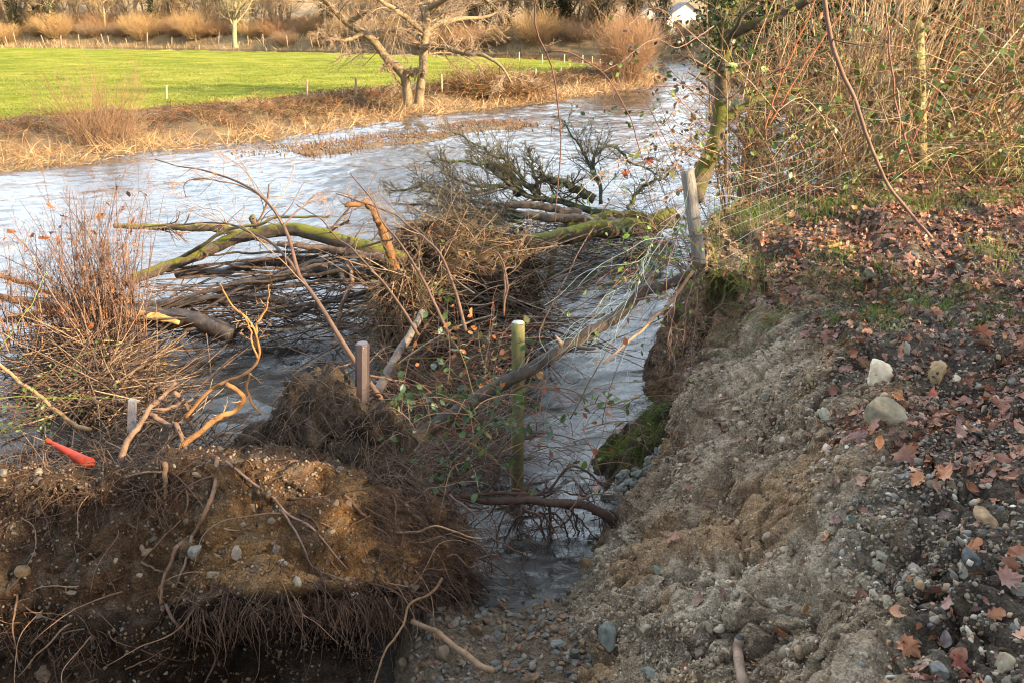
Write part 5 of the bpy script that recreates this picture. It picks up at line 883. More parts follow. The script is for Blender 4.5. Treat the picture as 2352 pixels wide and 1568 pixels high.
# brambles with dark leaves growing over the lower end of the log
def bramble_patch(lb, n, fx, fy, fY, cols, sz, lf, seed):
    global G; keep = G; G = np.random.default_rng(seed); S = np.array([at(a_, b_, c_) for a_, b_, c_ in zip(fx(n), fy(n), fY(n))]); t = thing('bramble', lb, 'bramble', S[0]); P1 = strands(S, np.c_[G.normal(size=n) + .3, G.normal(size=n) * .6, U(-.1, 1.1, n)], U(.25, .8, n), 12, .12, .12); MB().add(*tubes(P1, taper(n, 12, U(.002, .0042, n), .0012), 5), rep(pick([(.17, .07, .045), (.11, .06, .04), (.11, .11, .035), (.22, .13, .075)], n), 60)).build('canes', M['twig'], t)
    leafy('leaves', t, P1.reshape(-1, 3), lf, cols, sz, spread=.03); G = keep
BC = [(.03, .055, .02), (.045, .085, .025), (.08, .13, .035), (.06, .10, .055)]
bramble_patch('dark green bramble growing over the lower end of the log', 60, lambda n: U(900, 1110, n), lambda n: U(900, 1080, n), lambda n: U(4.3, 4.7, n), BC, (.035, .075), 240, 401)
bramble_patch('bramble with orange and yellow leaves left of the green stained post', 55, lambda n: U(950, 1180, n), lambda n: U(760, 930, n), lambda n: U(4.9, 5.6, n), [(.36, .11, .04), (.20, .17, .05), (.10, .12, .03), (.28, .16, .06), (.42, .13, .04)], (.03, .06), 150, 402)
bramble_patch('sparse green bramble trailing over the water right of the green stained post', 60, lambda n: U(1150, 1450, n), lambda n: U(900, 1080, n), lambda n: U(4.4, 5.0, n), [(.07, .12, .02), (.10, .16, .03), (.28, .09, .04)], (.03, .06), 70, 403)
bramble_patch('green ferns and grass hanging below the weathered post in the torn netting', 70, lambda n: U(1440, 1590, n), lambda n: U(520, 690, n), lambda n: U(5.2, 5.5, n), [(.09, .16, .03), (.13, .20, .04), (.06, .09, .03), (.10, .06, .03)], (.025, .055), 260, 404)
bramble_patch('pale green leafy twigs in the bottom left debris', 36, lambda n: U(-20, 130, n), lambda n: U(870, 1010, n), lambda n: U(4.9, 5.6, n), [(.12, .17, .04), (.17, .22, .07), (.09, .13, .03)], (.02, .04), 260, 405)
for lb, pts in [('thin green cane lying level across the left debris', [(-40, 913, 4.9), (90, 911, 4.9), (200, 914, 4.9), (292, 916, 4.9)]), ('thin green cane slanting up at the left edge of the photo', [(-20, 825, 5.4), (30, 760, 5.5), (70, 705, 5.6), (106, 625, 5.8)])]:
    branchy('bramble_cane', lb, 'bramble', [(pts, .003, .002)], 'twig', (.20, .24, .05), 0, S=5)

# ------------------------------------------------------------------ roots
lump = thing('earth_lump', 'grey brown lump of earth matted with fine roots beside the plastic post', 'earth block', at(760, 1080, 4.3)); mb = MB(); BL = []
for px, py, Yk, rad, sd_ in [(742, 985, 4.35, (.27, .26, .34), 31), (850, 1040, 4.25, (.24, .25, .30), 33), (630, 1040, 4.25, (.22, .2, .17), 35), (800, 1090, 4.1, (.36, .28, .22), 37), (900, 1110, 4.1, (.16, .18, .17), 39)]:
    V, F = blob(at(px, py, Yk), rad, 4, .30, sd_ * 1.7); mb.add(V, F, np.array([.10, .072, .05]) * (1 + .6 * fbm(V * 4, 3)[:, None])); BL.append(V)
mb.build('soil', M['earth'], lump); BV2 = np.concatenate(BL); n = 5200; k = G.integers(0, len(BV2), n); P1 = strands(BV2[k], np.c_[G.normal(size=n) * .7, G.normal(size=n) * .5 - .5, U(-1, .7, n)], U(.06, .34, n), 7, .22, .16)
stuff(MB().add(*tubes(P1, taper(n, 7, U(.0009, .0026, n), .0007), 3), rep(pick([(.14, .095, .063), (.22, .16, .11), (.09, .058, .04)], n, .3), 21)).build('roots', M['root'], lump))
def surf_path(S_, pts, N=26, lift=.016, jit=.008):
    W = np.array([S_.spot(px, py)[0] + S_.spot(px, py)[1] * lift for px, py in pts]); P_ = resample(crom(W, 8), N); return P_ + np.stack([fbm(np.c_[np.linspace(0, 5, N), np.full(N, U(0, 90)), np.zeros(N)], 2) for _ in range(3)], 1) * jit
RT = (.17, .098, .06)
for pts, r, c_ in [([(500, 1052), (492, 1122), (465, 1187), (440, 1227), (405, 1257), (395, 1292), (380, 1322), (370, 1382)], .013, RT), ([(515, 1062), (565, 1092), (635, 1142), (670, 1182), (715, 1212), (800, 1300)], .007, (.20, .13, .095)), ([(380, 1387), (415, 1432), (440, 1462), (480, 1477), (492, 1507), (475, 1567)], .008, (.16, .10, .075)), ([(320, 1288), (345, 1303), (378, 1312)], .006, RT), ([(200, 1568), (290, 1535), (395, 1480)], .004, RT), ([(440, 1232), (420, 1290), (412, 1350)], .008, (.16, .11, .08)), ([(790, 1130), (830, 1180), (870, 1215)], .009, RT), ([(640, 1148), (690, 1240), (720, 1300), (790, 1330)], .006, (.17, .11, .08)), ([(380, 1065), (384, 1100), (380, 1140)], .014, (.24, .14, .08))]:
    P_ = surf_path(SM, pts); V, F = tubes(P_, taper(1, 26, r, r * .55)[0], 8, lump=.14); MB().add(V, F, c_).build('root', M['root'], mound)
for pts, r, c_ in [([(860, 1208, 3.62), (900, 1218, 3.66), (950, 1222, 3.7), (1005, 1208, 3.72), (1060, 1224, 3.74), (1105, 1238, 3.8)], .008, (.30, .18, .10)), ([(1015, 1327, 3.55), (995, 1357, 3.45), (945, 1387, 3.2), (930, 1432, 3.05), (890, 1487, 2.9), (855, 1580, 2.72)], .0085, (.16, .09, .045)), ([(925, 1225, 3.65), (918, 1270, 3.6), (920, 1330, 3.5), (905, 1420, 3.3)], .006, RT), ([(1000, 1300, 3.7), (1040, 1270, 3.7), (1075, 1300, 3.72), (1110, 1290, 3.8)], .005, RT)]:
    P_ = path(pts, 34, .012); V, F = tubes(P_, taper(1, 34, r, r * .5)[0], 8, lump=.14); MB().add(V, F, c_).build('root', M['root'], mound)
RC = [(.125, .075, .048), (.19, .115, .07), (.085, .05, .034), (.06, .037, .026)]
cpx = np.nan_to_num(SM.x, nan=-9e3); CIm = np.broadcast_to(np.concatenate([k + np.arange(s) / s for k, s in enumerate([10, 26, 34, 40, 40, 36, 26])] + [[7]]), MOUND.shape[:2]).ravel()
wl_ = np.exp(-((CIm - 2.45) / .45) ** 2) * (.15 + (cpx < 430) * 1.2) + np.exp(-((CIm - 4.75) / .35) ** 2) * (cpx > 420) * .9 + (cpx > 830) * (CIm > 2) * 1.0 + np.exp(-((CIm - 5.2) / .5) ** 2) * (cpx < 250) * .6 + .05 * (CIm > 1.2)
n = 6000; S, Nm, k = SM.scatter(n, wl_); right = np.clip((cpx[k] - 800) / 250, 0, 1)[:, None]; P1 = strands(S, Nm * .6 + np.c_[G.normal(size=n) * .7, G.normal(size=n) * .35, U(-1.2, .4, n)] + right * np.array([.35, .1, .1]), U(.04, .30, n) ** 1.15, 9, .36, .12); r = U(.0008, .0024, n); P2, R2 = kids(P1, taper(n, 9, r, .0007), 2, .2, .9, .8, (.3, .6), .7, 5, .2, .1, rmin=.0006)
stuff(MB().add(*tubes(P1, taper(n, 9, r, .0007), 3), rep(pick(RC, n, .3), 27)).add(*tubes(P2, R2, 3), rep(rep(pick(RC, n, .3), 2), 15)).build('fine_roots', M['root'], mound))
n = 420; S, Nm, k = SM.scatter(n, wl_ + .25 * (CIm > 2) * (CIm < 5)); P1 = strands(S, Nm * .35 + np.c_[G.normal(size=n), G.normal(size=n) * .3, U(-1.2, .2, n)], U(.2, .65, n), 18, .26, .10); stuff(MB().add(*tubes(P1, taper(n, 18, U(.0022, .0065, n), .0010), 5), rep(pick(RC, n, .4) * 1.1, 90)).build('thin_roots', M['root'], mound))
n = 260; S, Nm, k = SM.scatter(n, np.exp(-((CIm - 4.35) / .25) ** 2) * (cpx > 430) * (cpx < 1000)); P1 = strands(S, Nm * .25 + np.c_[G.normal(size=n) * .5, G.normal(size=n) * .2 - .1, U(-1.5, -.5, n)], U(.15, .45, n), 14, .2, .22); stuff(MB().add(*tubes(P1, taper(n, 14, U(.0016, .0042, n), .0008), 5), rep(pick([(.12, .075, .05), (.18, .11, .07), (.09, .055, .04)], n, .3), 70)).build('hanging_roots', M['root'], mound))
branchy('torn_root', 'sunlit orange root forking upward above the slumped bank', 'root', [
    ([(418, 1022, 4.05), (472, 981, 4.1), (513, 953, 4.15), (544, 938, 4.2), (557, 917, 4.2), (547, 897, 4.2), (523, 880, 4.2)], .018, .013),
    ([(424, 960, 4.25), (472, 905, 4.25), (513, 876, 4.25), (554, 862, 4.25), (581, 845, 4.25), (595, 815, 4.25), (592, 784, 4.25), (585, 756, 4.25), (564, 726, 4.25), (534, 702, 4.25), (510, 667, 4.25)], .011, .004),
    ([(590, 800, 4.26), (588, 753, 4.26), (600, 728, 4.26), (612, 709, 4.26), (616, 680, 4.26), (619, 654, 4.26)], .008, .003),
    ([(592, 822, 4.23), (580, 790, 4.22), (574, 750, 4.22), (560, 724, 4.2), (548, 712, 4.2)], .006, .003),
    ([(575, 856, 4.25), (568, 893, 4.25), (578, 924, 4.22), (598, 950, 4.2)], .007, .006)], 'root', (.31, .15, .055), 6, 3, .0012, (.42, .25, .12), (.06, .2), .8, S=10, lump=.28, jit=.010, twmax=.003, partname='root')
branchy('torn_root', 'gnarled grey brown roots standing left of the sunlit orange root', 'root', [([(275, 1062, 4.0), (301, 998, 4.1), (342, 945, 4.2), (376, 907, 4.3), (402, 878, 4.35)], .020, .010), ([(345, 950, 4.2), (386, 975, 4.15), (410, 977, 4.1), (422, 1015, 4.05)], .016, .012), ([(400, 900, 4.35), (430, 935, 4.4), (440, 975, 4.4)], .015, .012), ([(355, 940, 4.25), (395, 935, 4.3), (440, 915, 4.35), (480, 900, 4.4)], .010, .006)], 'root', (.16, .10, .068), 9, 4, .0014, (.15, .095, .06), (.1, .35), .9, S=10, lump=.2, jit=.015, twmax=.005, partname='root')
branchy('torn_root', 'black twisted root reaching over the stream at the foot of the green stained post', 'root', [
    ([(930, 1092, 4.3), (970, 1090, 4.35), (1025, 1132, 4.4), (1075, 1142, 4.4), (1125, 1119, 4.42), (1146, 1085, 4.43), (1150, 1050, 4.45)], .016, .010),
    ([(1060, 1138, 4.4), (1110, 1150, 4.4), (1176, 1148, 4.4), (1276, 1153, 4.4), (1366, 1164, 4.4), (1412, 1200, 4.4)], .024, .030),
    ([(1090, 1135, 4.4), (1176, 1130, 4.42), (1251, 1132, 4.45), (1291, 1084, 4.5), (1316, 1068, 4.5), (1346, 1083, 4.5), (1391, 1118, 4.5)], .012, .007),
    ([(1261, 1157, 4.4), (1266, 1257, 4.38), (1276, 1312, 4.36), (1286, 1372, 4.34)], .011, .004),
    ([(1366, 1168, 4.4), (1390, 1190, 4.4), (1404, 1215, 4.38), (1408, 1250, 4.36)], .014, .008),
    ([(1230, 1153, 4.4), (1190, 1190, 4.38), (1165, 1230, 4.36), (1150, 1280, 4.34)], .008, .003),
    ([(1280, 1153, 4.4), (1330, 1190, 4.4), (1370, 1240, 4.4)], .008, .003)], 'root', (.085, .05, .035), 16, 6, .0013, (.065, .04, .03), (.12, .35), 1.0, S=10, lump=.15, jit=.012, grav=.10, twmax=.004, partname='root')
def root_mass(lb, n, fx, fy, fY, seed):
    global G; keep = G; G = np.random.default_rng(seed); S = np.array([at(a_, b_, c_) for a_, b_, c_ in zip(fx(n), fy(n), fY(n))]); t = thing('torn_root', lb, 'root', S[0]); P1 = strands(S, np.c_[G.normal(size=n) * .9 + .5, G.normal(size=n) * .5, G.normal(size=n) * .6 - .25], U(.25, .8, n), 22, .26, .06); R1 = taper(n, 22, U(.003, .009, n), .0014); MB().add(*tubes(P1, R1, 6, lump=.12), rep(pick([(.10, .058, .038), (.07, .042, .03), (.15, .085, .055)], n, .3), 132)).build('roots', M['root'], t)
    P2, R2 = kids(P1, R1, 9, .1, 1, .9, (.15, .4), .5, 9, .28, .08, rmin=.0010); P3, R3 = kids(P2, R2, 3, .1, 1, .8, (.3, .6), .6, 6, .25, .08, rmin=.0008); stuff(MB().add(*tubes(P2, R2, 4), rep(pick([(.09, .055, .038), (.06, .037, .027), (.14, .085, .055)], len(P2), .3), 36)).add(*tubes(P3, R3, 3), rep(pick([(.09, .055, .038), (.06, .037, .027)], len(P3), .3), 18)).build('rootlets', M['root'], t)); G = keep
root_mass('dark tangle of torn roots at the right end of the slumped bank', 46, lambda n: U(860, 1060, n), lambda n: U(1120, 1330, n), lambda n: U(3.75, 4.25, n), 501)
root_mass('loose dark roots dangling over the stream beneath the black twisted root', 38, lambda n: U(1080, 1380, n), lambda n: U(1090, 1190, n), lambda n: U(4.3, 4.55, n), 502)
branchy('driftwood', 'peeled tan branch lying on the gravel at the bottom of the photo', 'branch', [([(945, 1425, 3.35), (980, 1440, 3.3), (1010, 1457, 3.22), (1045, 1482, 3.14), (1090, 1520, 3.03), (1136, 1545, 2.97)], .013, .016)], 'root', (.24, .15, .085), 0, S=12, lump=.12)
q = [SB.spot(px, py)[0] for px, py in ((1725, 1600), (1700, 1560), (1688, 1512), (1692, 1478))]; P_ = resample(crom(np.array(q) + np.array([[0, 0, .0], [0, -.01, .02], [0, -.01, .03], [0, 0, .035]]), 8), 24); V, F = tubes(P_, taper(1, 24, .020, .020)[0], 14, cap=True, lump=.13); MB_ = MB().add(V, F, (.24, .16, .11)); o = MB_.build('root_stub', M['root']); tag(o, 'stout broken root stub poking out of the bank at the bottom edge', 'root'); V, F = tubes(np.array([P_[-1] + [0, 0, -.016], P_[-1] + [.001, .002, .006]]), np.array([.0225, .018]), 14, cap=True, lump=.1); o2 = thing('x', 'x', 'x', (0, 0, 0)); bpy.data.objects.remove(o2); MB().add(V, F, (.05, .045, .04)).build('burnt_end', M['root'], o)
# red plastic cone
ax0, ax1 = at(107, 1010, 4.12), at(200, 1062, 3.90); d_ = ax1 - ax0; t = thing('plastic_cone', 'red plastic cone lying on its side in the debris at left', 'cone', ax0); tt_ = np.array([0, .01, .05, .09, .10, .14, .15, .5, .9, 1.0]); rr_ = np.array([.0105, .0135, .0148, .0135, .0105, .0105, .0135, .022, .032, .036])
V, F = tubes(ax0 + tt_[:, None] * d_ * 1.05, rr_, 24, cap=False); F.append(np.array([np.arange(24) + 24 * 9])); M['red'] = mat('red_plastic', [(.20, .05, .025), (.46, .035, .012), (.52, .05, .018)], 14, .6, .12, 40, spec=.15); MB().add(V, F).build('body', M['red'], t); V2, F3 = tubes(ax0 + np.array([.012, .08])[:, None] * d_, np.array([.011, .010]), 24, cap=True); MB().add(V2, F3).build('opening_shade', mat('hole_shade', [(.05, .012, .01), (.06, .015, .012)], 5, .8, 0), t)  # dark plug set in the neck, its colour standing for the shade inside
# grey stake
q0, q1 = at(303, 990, 4.9), at(305, 918, 4.95); mb = MB(); a_ = np.array([.026, 0, 0]); b_ = np.array([0, .018, 0]); V = [q0 - a_ - b_, q0 + a_ - b_, q0 + a_ + b_, q0 - a_ + b_, q1 - a_ - b_, q1 + a_ * .9 - b_, q1 + a_ * .8 + b_, q1 - a_ + b_ + [0, 0, .01]]; mb.add(V, np.array([(0, 1, 5, 4), (1, 2, 6, 5), (2, 3, 7, 6), (3, 0, 4, 7), (4, 5, 6, 7)])); tag(mb.build('wooden_stake', mat('grey_wood', [(.19, .165, .165), (.30, .27, .26)], 7, .8, .5, 30, stretch=(4, 4, .5)), smooth=False), 'flat grey wooden stake standing in the debris left of the roots', 'stake')
# foam
def foam(lb, c, n, sx, sy, r):
    mb = MB(); V0, F0 = ICO[1]; mb2 = [mb.add(np.array([c[0] + G.normal() * sx, c[1] + G.normal() * sy, .015]) + V0 * U(r * .5, r) * np.array([1, 1, .6]), F0) for _ in range(n)]; return stuff(mb.build('river_foam', M['foam']), lb, 'foam')
M['foam'] = mat('foam', [(.75, .75, .73), (.85, .85, .84)], 20, .7, .3, 90)
foam('white foam gathered below the forked branch', onz(1228, 682, 0), 60, .10, .04, .03)
# ------------------------------------------------------------------ gravel, stones, leaves and grass on the near bank
CIb = np.broadcast_to(np.concatenate([k + np.arange(s) / s for k, s in enumerate([12, 46, 62, 62, 62, 70, 24])] + [[7]]), BANK.shape[:2]).ravel(); bx, by, bz = SB.P.T
near = vis & (by < 8.5); inview = SB.x < 2560; PC = [(.23, .21, .185), (.17, .16, .15), (.31, .265, .205), (.36, .26, .155), (.29, .18, .10), (.25, .205, .165), (.12, .115, .11), (.48, .43, .37)]
EC = [(.24, .205, .155), (.20, .165, .12), (.30, .265, .21), (.22, .15, .09)]
clump = .25 + sstep(-.2, .5, fbm(SB.P * 2.3 + 77, 3)) * 1.5
def scat(S_, n, wgt, size, cols, shapes, flat=(.35, .8), sink=.25, power=2., var=.2, colk=None):
    p, nn, k = S_.scatter(n, wgt); s_ = size[0] + (size[1] - size[0]) * U(0, 1, n) ** power; c = pick(cols, n, var)
    if colk is not None: c = c * .42 + colk[k] * .55
    mb = MB(); stones(mb, p - nn * (s_ * sink * .5)[:, None], nn, s_, c, shapes); return mb
facew = near * inview * sstep(.7, 1.2, CIb) * (1 - sstep(5.6, 6.4, CIb)) * clump
stuff(scat(SB, 60000, facew, (.003, .014), PC + EC, SHAPES1, power=1.7, colk=BANKC.reshape(-1, 3)).build('bank_grit', M['pebble'], loc=(1, 4, .5)), 'small grit and pebbles covering the eroded bank', 'gravel')
stuff(scat(SB, 17000, facew * (1 - .5 * clump / 1.75), (.005, .024), EC, SHAPES1, (.5, .9), .5, 2.2, .25, BANKC.reshape(-1, 3)).build('earth_crumbs', M['earth'], loc=(1, 4, .5)), 'crumbs of grey earth lying on the eroded bank', 'earth')
stuff(scat(SB, 3600, facew, (.010, .034), PC, SHAPES2, (.35, .75), .6, colk=BANKC.reshape(-1, 3)).build('bank_pebbles', M['pebble'], loc=(1, 4, .5)), 'medium pebbles bedded in the eroded bank', 'pebbles')
stuff(scat(SB, 1500, near * inview * (CIb > 4.3) * (CIb < 6.5) * (by < 4), (.006, .022), PC, SHAPES2, (.35, .75), .5).build('path_pebbles', M['pebble'], loc=(1, 4, .5)), 'dark pebbles trodden into the leafy path edge', 'pebbles')
w_ = (SBar.P[:, 2] > -.05) * (SBar.P[:, 0] > -.52 + .0 * SBar.P[:, 1])
stuff(scat(SBar, 5200, w_, (.006, .032), [(.13, .10, .07), (.18, .15, .12), (.10, .092, .083), (.19, .11, .06), (.13, .12, .105), (.16, .09, .06)], SHAPES2, (.35, .75), .2, 1.9).build('gully_gravel', M['pebble'], loc=(0, 3, 0)), 'wet brown and grey gravel in the gully bottom', 'gravel')
w_ = sstep(-.05, .05, SSh.P[:, 2]) * (SSh.P[:, 1] < 5.0); stuff(scat(SSh, 1100, w_, (.014, .055), [(.17, .175, .17), (.22, .22, .205), (.13, .14, .14), (.26, .24, .2)], SHAPES2, (.3, .6), .1, 1.6).build('slate_rubble', M['pebble'], loc=(1, 5, 0)), 'grey slate rubble at the water edge below the mossy shelf', 'stones')
mfw = (cpx > -150) * (CIm > 1.3) * (CIm < 6.8); stuff(scat(SM, 10000, mfw * (.2 + sstep(-.3, .4, fbm(SM.P * 2.5, 3))), (.003, .013), PC + [(.34, .21, .10), (.28, .17, .09)], SHAPES1, power=2.2, colk=K_M * .8).build('mound_gravel', M['pebble'], mound)); stuff(scat(SM, 420, mfw, (.010, .032), PC, SHAPES2, (.4, .8), .6, colk=K_M * .8).build('mound_stones', M['pebble'], mound))
# individually placed stones
def hero(label, px, py, r, col, shp, name='stone', S_=SB, flat=1., rot=None, sink=.12, squash=(1, .75, .6)):
    p, nn = S_.spot(px, py); r = r * 1.25; V, F = stone_shape(3, .6, shp); V = V * (1 + .03 * fbm(V * 6 + shp, 3))[:, None]; f = nrm(p - np.array([0, 0, CAM_H])); z_ = nrm(nn * .7 - f * .5 + np.array([0, 0, .2])); u_ = nrm(np.cross(np.array([0, 0, 1.]), z_)) if rot is None else nrm(np.cross(np.array([sin(rot), .1, cos(rot)]), z_)); v_ = np.cross(z_, u_)
    W = p - nn * r * sink + r * (V[:, :1] * squash[0] * u_ + V[:, 1:2] * squash[1] * v_ + V[:, 2:] * squash[2] * z_); k = fbm(V * 2 + shp * 5, 3)[:, None]; return tag(MB().add(W, F, np.array(col) * np.array([.95, .90, .80]) * (1 + .3 * k)).build(name, M['stone']), label, 'stone')
HS = [('large white quartz stone standing on the bank crest', 2027, 866, .082, (.62, .56, .47), 1, .9, (1, .78, .5)), ('big smooth grey brown boulder half buried at the path edge', 2036, 965, .098, (.23, .205, .165), 2, 1.1, (1, .8, .75)), ('flat tan stone right of the white quartz stone', 2150, 862, .072, (.33, .245, .15), 3, 2.0, (1, .6, .45)), ('small white stone at the tip of the flat tan stone', 2188, 868, .024, (.56, .51, .42), 4, .4, (1, .8, .7)), ('long grey oval cobble on the upper bank', 2082, 796, .045, (.25, .245, .22), 5, 1.9, (1, .5, .5)), ('square tan brown stone lying on the dark earth at right', 2277, 1188, .050, (.30, .215, .14), 6, 1.2, (1, .62, .5)), ('reddish brown angular stone left of the long grey cobble', 1980, 832, .026, (.27, .18, .11), 7, .2, (1, .85, .7)), ('upright grey brown stone near the top of the slope', 2090, 690, .036, (.26, .22, .185), 8, .1, (1, .65, .6)), ('round grey cobble near the top of the slope', 2000, 623, .040, (.24, .225, .195), 9, 1., (1, .75, .7)), ('dark flat grey stone by the leafy ground at the top of the slope', 2098, 580, .050, (.13, .13, .125), 10, 1.6, (1, .5, .45)), ('wide flat stone half hidden by leaves at the top right', 2200, 615, .055, (.16, .145, .115), 11, 1.7, (1, .5, .45)), ('pale grey green slab leaning in the bank above the path edge', 1893, 950, .042, (.33, .33, .29), 12, .8, (1, .65, .3)), ('tan elongated pebble below the red leaf on the mid slope', 1855, 870, .032, (.27, .225, .155), 13, 1.5, (1, .5, .45)), ('grey round pebble left of the pale grey green slab', 1762, 904, .022, (.22, .21, .19), 14, 1, (1, .75, .6)), ('smooth orange brown egg shaped pebble low on the slope', 1845, 1404, .022, (.36, .22, .12), 15, 1.5, (1, .65, .6)), ('grey elongated pebble with rounded ends low on the right slope', 2110, 1330, .026, (.24, .21, .18), 16, 2.1, (1, .5, .5)), ('dark blue grey angular stone on the right slope', 2225, 1278, .036, (.085, .095, .115), 17, 1.8, (1, .6, .45)), ('pale grey flat pebble below the dark blue grey stone', 2205, 1310, .028, (.30, .295, .28), 18, 1.6, (1, .6, .5)), ('round grey stone under the orange maple leaf', 2140, 1108, .027, (.22, .20, .18), 19, .5, (1, .8, .7)), ('upper of two stacked grey pebbles on the right slope', 2024, 1268, .020, (.27, .255, .23), 20, 1., (1, .8, .7)), ('lower of two stacked grey pebbles on the right slope', 2018, 1296, .024, (.26, .245, .22), 21, .6, (1, .8, .7)), ('tall tan block jutting from the foot of the slope over the gully', 1348, 1292, .055, (.24, .165, .09), 22, .2, (1, .55, .6)), ('green grey slab at the foot of the slope near the water', 1290, 1395, .048, (.16, .175, .155), 23, .3, (1, .7, .5)), ('big blue grey slate block at the foot of the slope', 1392, 1455, .062, (.155, .175, .18), 24, 1.6, (1, .7, .6)), ('dark blue slate pebble by the leafy path edge', 2115, 1052, .024, (.08, .085, .095), 25, 1.6, (1, .6, .5)), ('flat blue grey slate standing in the bottom edge gravel', 1490, 1545, .040, (.20, .22, .22), 26, .2, (1, .55, .25)), ('grey slate flake on the lower slope above the gully', 1505, 1310, .034, (.19, .21, .20), 27, .3, (1, .55, .35)), ('pale pinkish pebble on the middle slope', 1745, 1098, .018, (.48, .44, .41), 28, 1.4, (1, .7, .6)), ('brown flat stone on the slope above the tan elongated pebble', 1640, 1265, .026, (.25, .20, .155), 29, 1.6, (1, .7, .5)), ('grey stone bedded beside the crack at the bottom right', 2040, 1380, .030, (.27, .245, .2), 30, 1.8, (1, .55, .5)), ('dull blue pebble low on the right slope by a pale leaf', 2150, 1540, .026, (.15, .16, .175), 31, 1.3, (1, .7, .6)), ('brown grey cobble at the right edge near the bottom', 2310, 1530, .034, (.23, .20, .165), 32, 1.2, (1, .75, .6)), ('grey cobble at the right edge beside an orange leaf', 2345, 1345, .030, (.2, .19, .18), 33, 1.2, (1, .7, .6))]
for lb, px, py, r, c_, sh, rt, sq in HS: hero(lb, px, py, r, c_, sh, rot=rt, squash=sq)
for k, (lb, px, py, r, c_) in enumerate([('dark brown cobble in the gully below the tan branch', 920, 1527, .045, (.15, .12, .09)), ('grey brown block in the gully right of the dark brown cobble', 1018, 1500, .05, (.19, .15, .12)), ('reddish cobble at the top of the gully gravel', 1092, 1447, .04, (.21, .14, .10)), ('round pale cobble at the top of the gully gravel', 1152, 1437, .038, (.26, .235, .2)), ('dark slate cobble in the middle of the gully gravel', 1322, 1505, .04, (.13, .14, .145)), ('brown rounded stone at the bottom edge of the gully', 1215, 1555, .045, (.2, .14, .10)), ('blue grey pebble in the gully near the foot of the slope', 1285, 1478, .034, (.17, .18, .185))]): hero(lb, px, py, r, c_, 40 + k, S_=SBar, rot=1.2 + .3 * k)
for k, (lb, px, py, r, c_) in enumerate([('grey lozenge stone set in the brown face of the slumped bank', 955, 1345, .030, (.24, .21, .18)), ('pale angular stone near the top of the brown slumped face', 586, 1160, .026, (.36, .25, .16)), ('grey stone in the middle of the brown slumped face', 548, 1265, .030, (.26, .235, .22)), ('blue and orange stone on the brown slumped face', 640, 1262, .026, (.22, .20, .21)), ('blue grey stone left of the long root on the slumped face', 452, 1270, .032, (.18, .19, .2)), ('flat tan stone in the dark left part of the slumped face', 330, 1268, .026, (.22, .17, .13)), ('square brown stone far left on the slumped face', 46, 1308, .036, (.17, .125, .085)), ('grey brown stone below the middle of the slumped face', 482, 1312, .032, (.24, .2, .16)), ('pale pointed stone at the lip of the undercut', 680, 1330, .026, (.32, .29, .25)), ('brown cobble low in the shadow at bottom left', 98, 1545, .036, (.15, .11, .085))]): hero(lb, px, py, r, c_, 60 + k, S_=SM, rot=.6 + .4 * k, sink=.15)

# dead leaves
LC = [(.22, .085, .04), (.28, .115, .05), (.19, .08, .045), (.23, .10, .055), (.14, .065, .042), (.29, .14, .075), (.11, .055, .038), (.34, .17, .09), (.18, .09, .06), (.24, .12, .085), (.20, .075, .04)]
LC = [tuple(1.3 * v for v in c) for c in LC]
def litter(name, lb, n, wgt, size, shapes, cols, lift=.012, tilt=.45, curl=.38):
    mb = MB(); p, nn, k = SB.scatter(n, wgt)
    for q_, sh in enumerate(shapes):
        m_ = np.arange(n) % len(shapes) == q_; c = m_.sum(); V, F, kk = leaves(sh, p[m_] + nn[m_] * U(.3, 1.6, c)[:, None] * lift, nn[m_] + tilt * G.normal(size=(c, 3)), size[0] + (size[1] - size[0]) * U(0, 1, c) ** 1.3, curl); mb.add(V, F, rep(pick(cols, c, .25), kk))
    return stuff(mb.build(name, M['leaf'], loc=(2, 4, 1.5)), lb, 'leaves')
lz = fbm(SB.P * 1.3 + 5, 3); topw = near * (sstep(4.55, 5.15, CIb + .55 * lz) * (1 - .75 * sstep(5.5, 6.1, by) * (bx < 2.3))); lowr = 1 - .72 * (1 - sstep(2.3, 2.75, by + .25 * lz))
litter('leaf_litter', 'carpet of wet russet leaves on the footpath', 10500, topw * (.25 + sstep(-.4, .3, fbm(SB.P * 2.2 + 50, 3))) * lowr, (.028, .085), [MAPLE, OAK, OAK, OVAL], LC, .010, .35, .5)
litter('leaf_litter', 'scraps of dead leaf trodden into the footpath', 11000, topw * lowr, (.012, .04), [OVAL, OAK], [(.16, .07, .045), (.22, .09, .05), (.11, .055, .04), (.30, .14, .08)], .008)
litter('leaf_litter', 'russet leaves drifted along the back edge of the bank', 1500, near * (by > 5.4) * (CIb > 3.9), (.03, .09), [MAPLE, OAK, OVAL], LC)
litter('leaf_litter', 'scattered russet leaves lying on the eroded slope', 170, near * (CIb > 2.2) * (CIb < 4.8), (.03, .085), [MAPLE, OAK, OVAL], LC)
def hleaf(label, px, py, size, col, up=.3, shape=MAPLE, curl=.3, mt='leaf', lift=.015):
    p, nn = SB.spot(px, py); f = nrm(np.array([0, 0, CAM_H]) - p); V, F, kk = leaves(shape, (p + nn * lift)[None], (nn + up * f)[None], size * .78, curl * 1.6); return tag(MB().add(V, F, col).build('dead_leaf' if mt == 'leaf' else 'green_leaf', M[mt]), label, 'leaf')
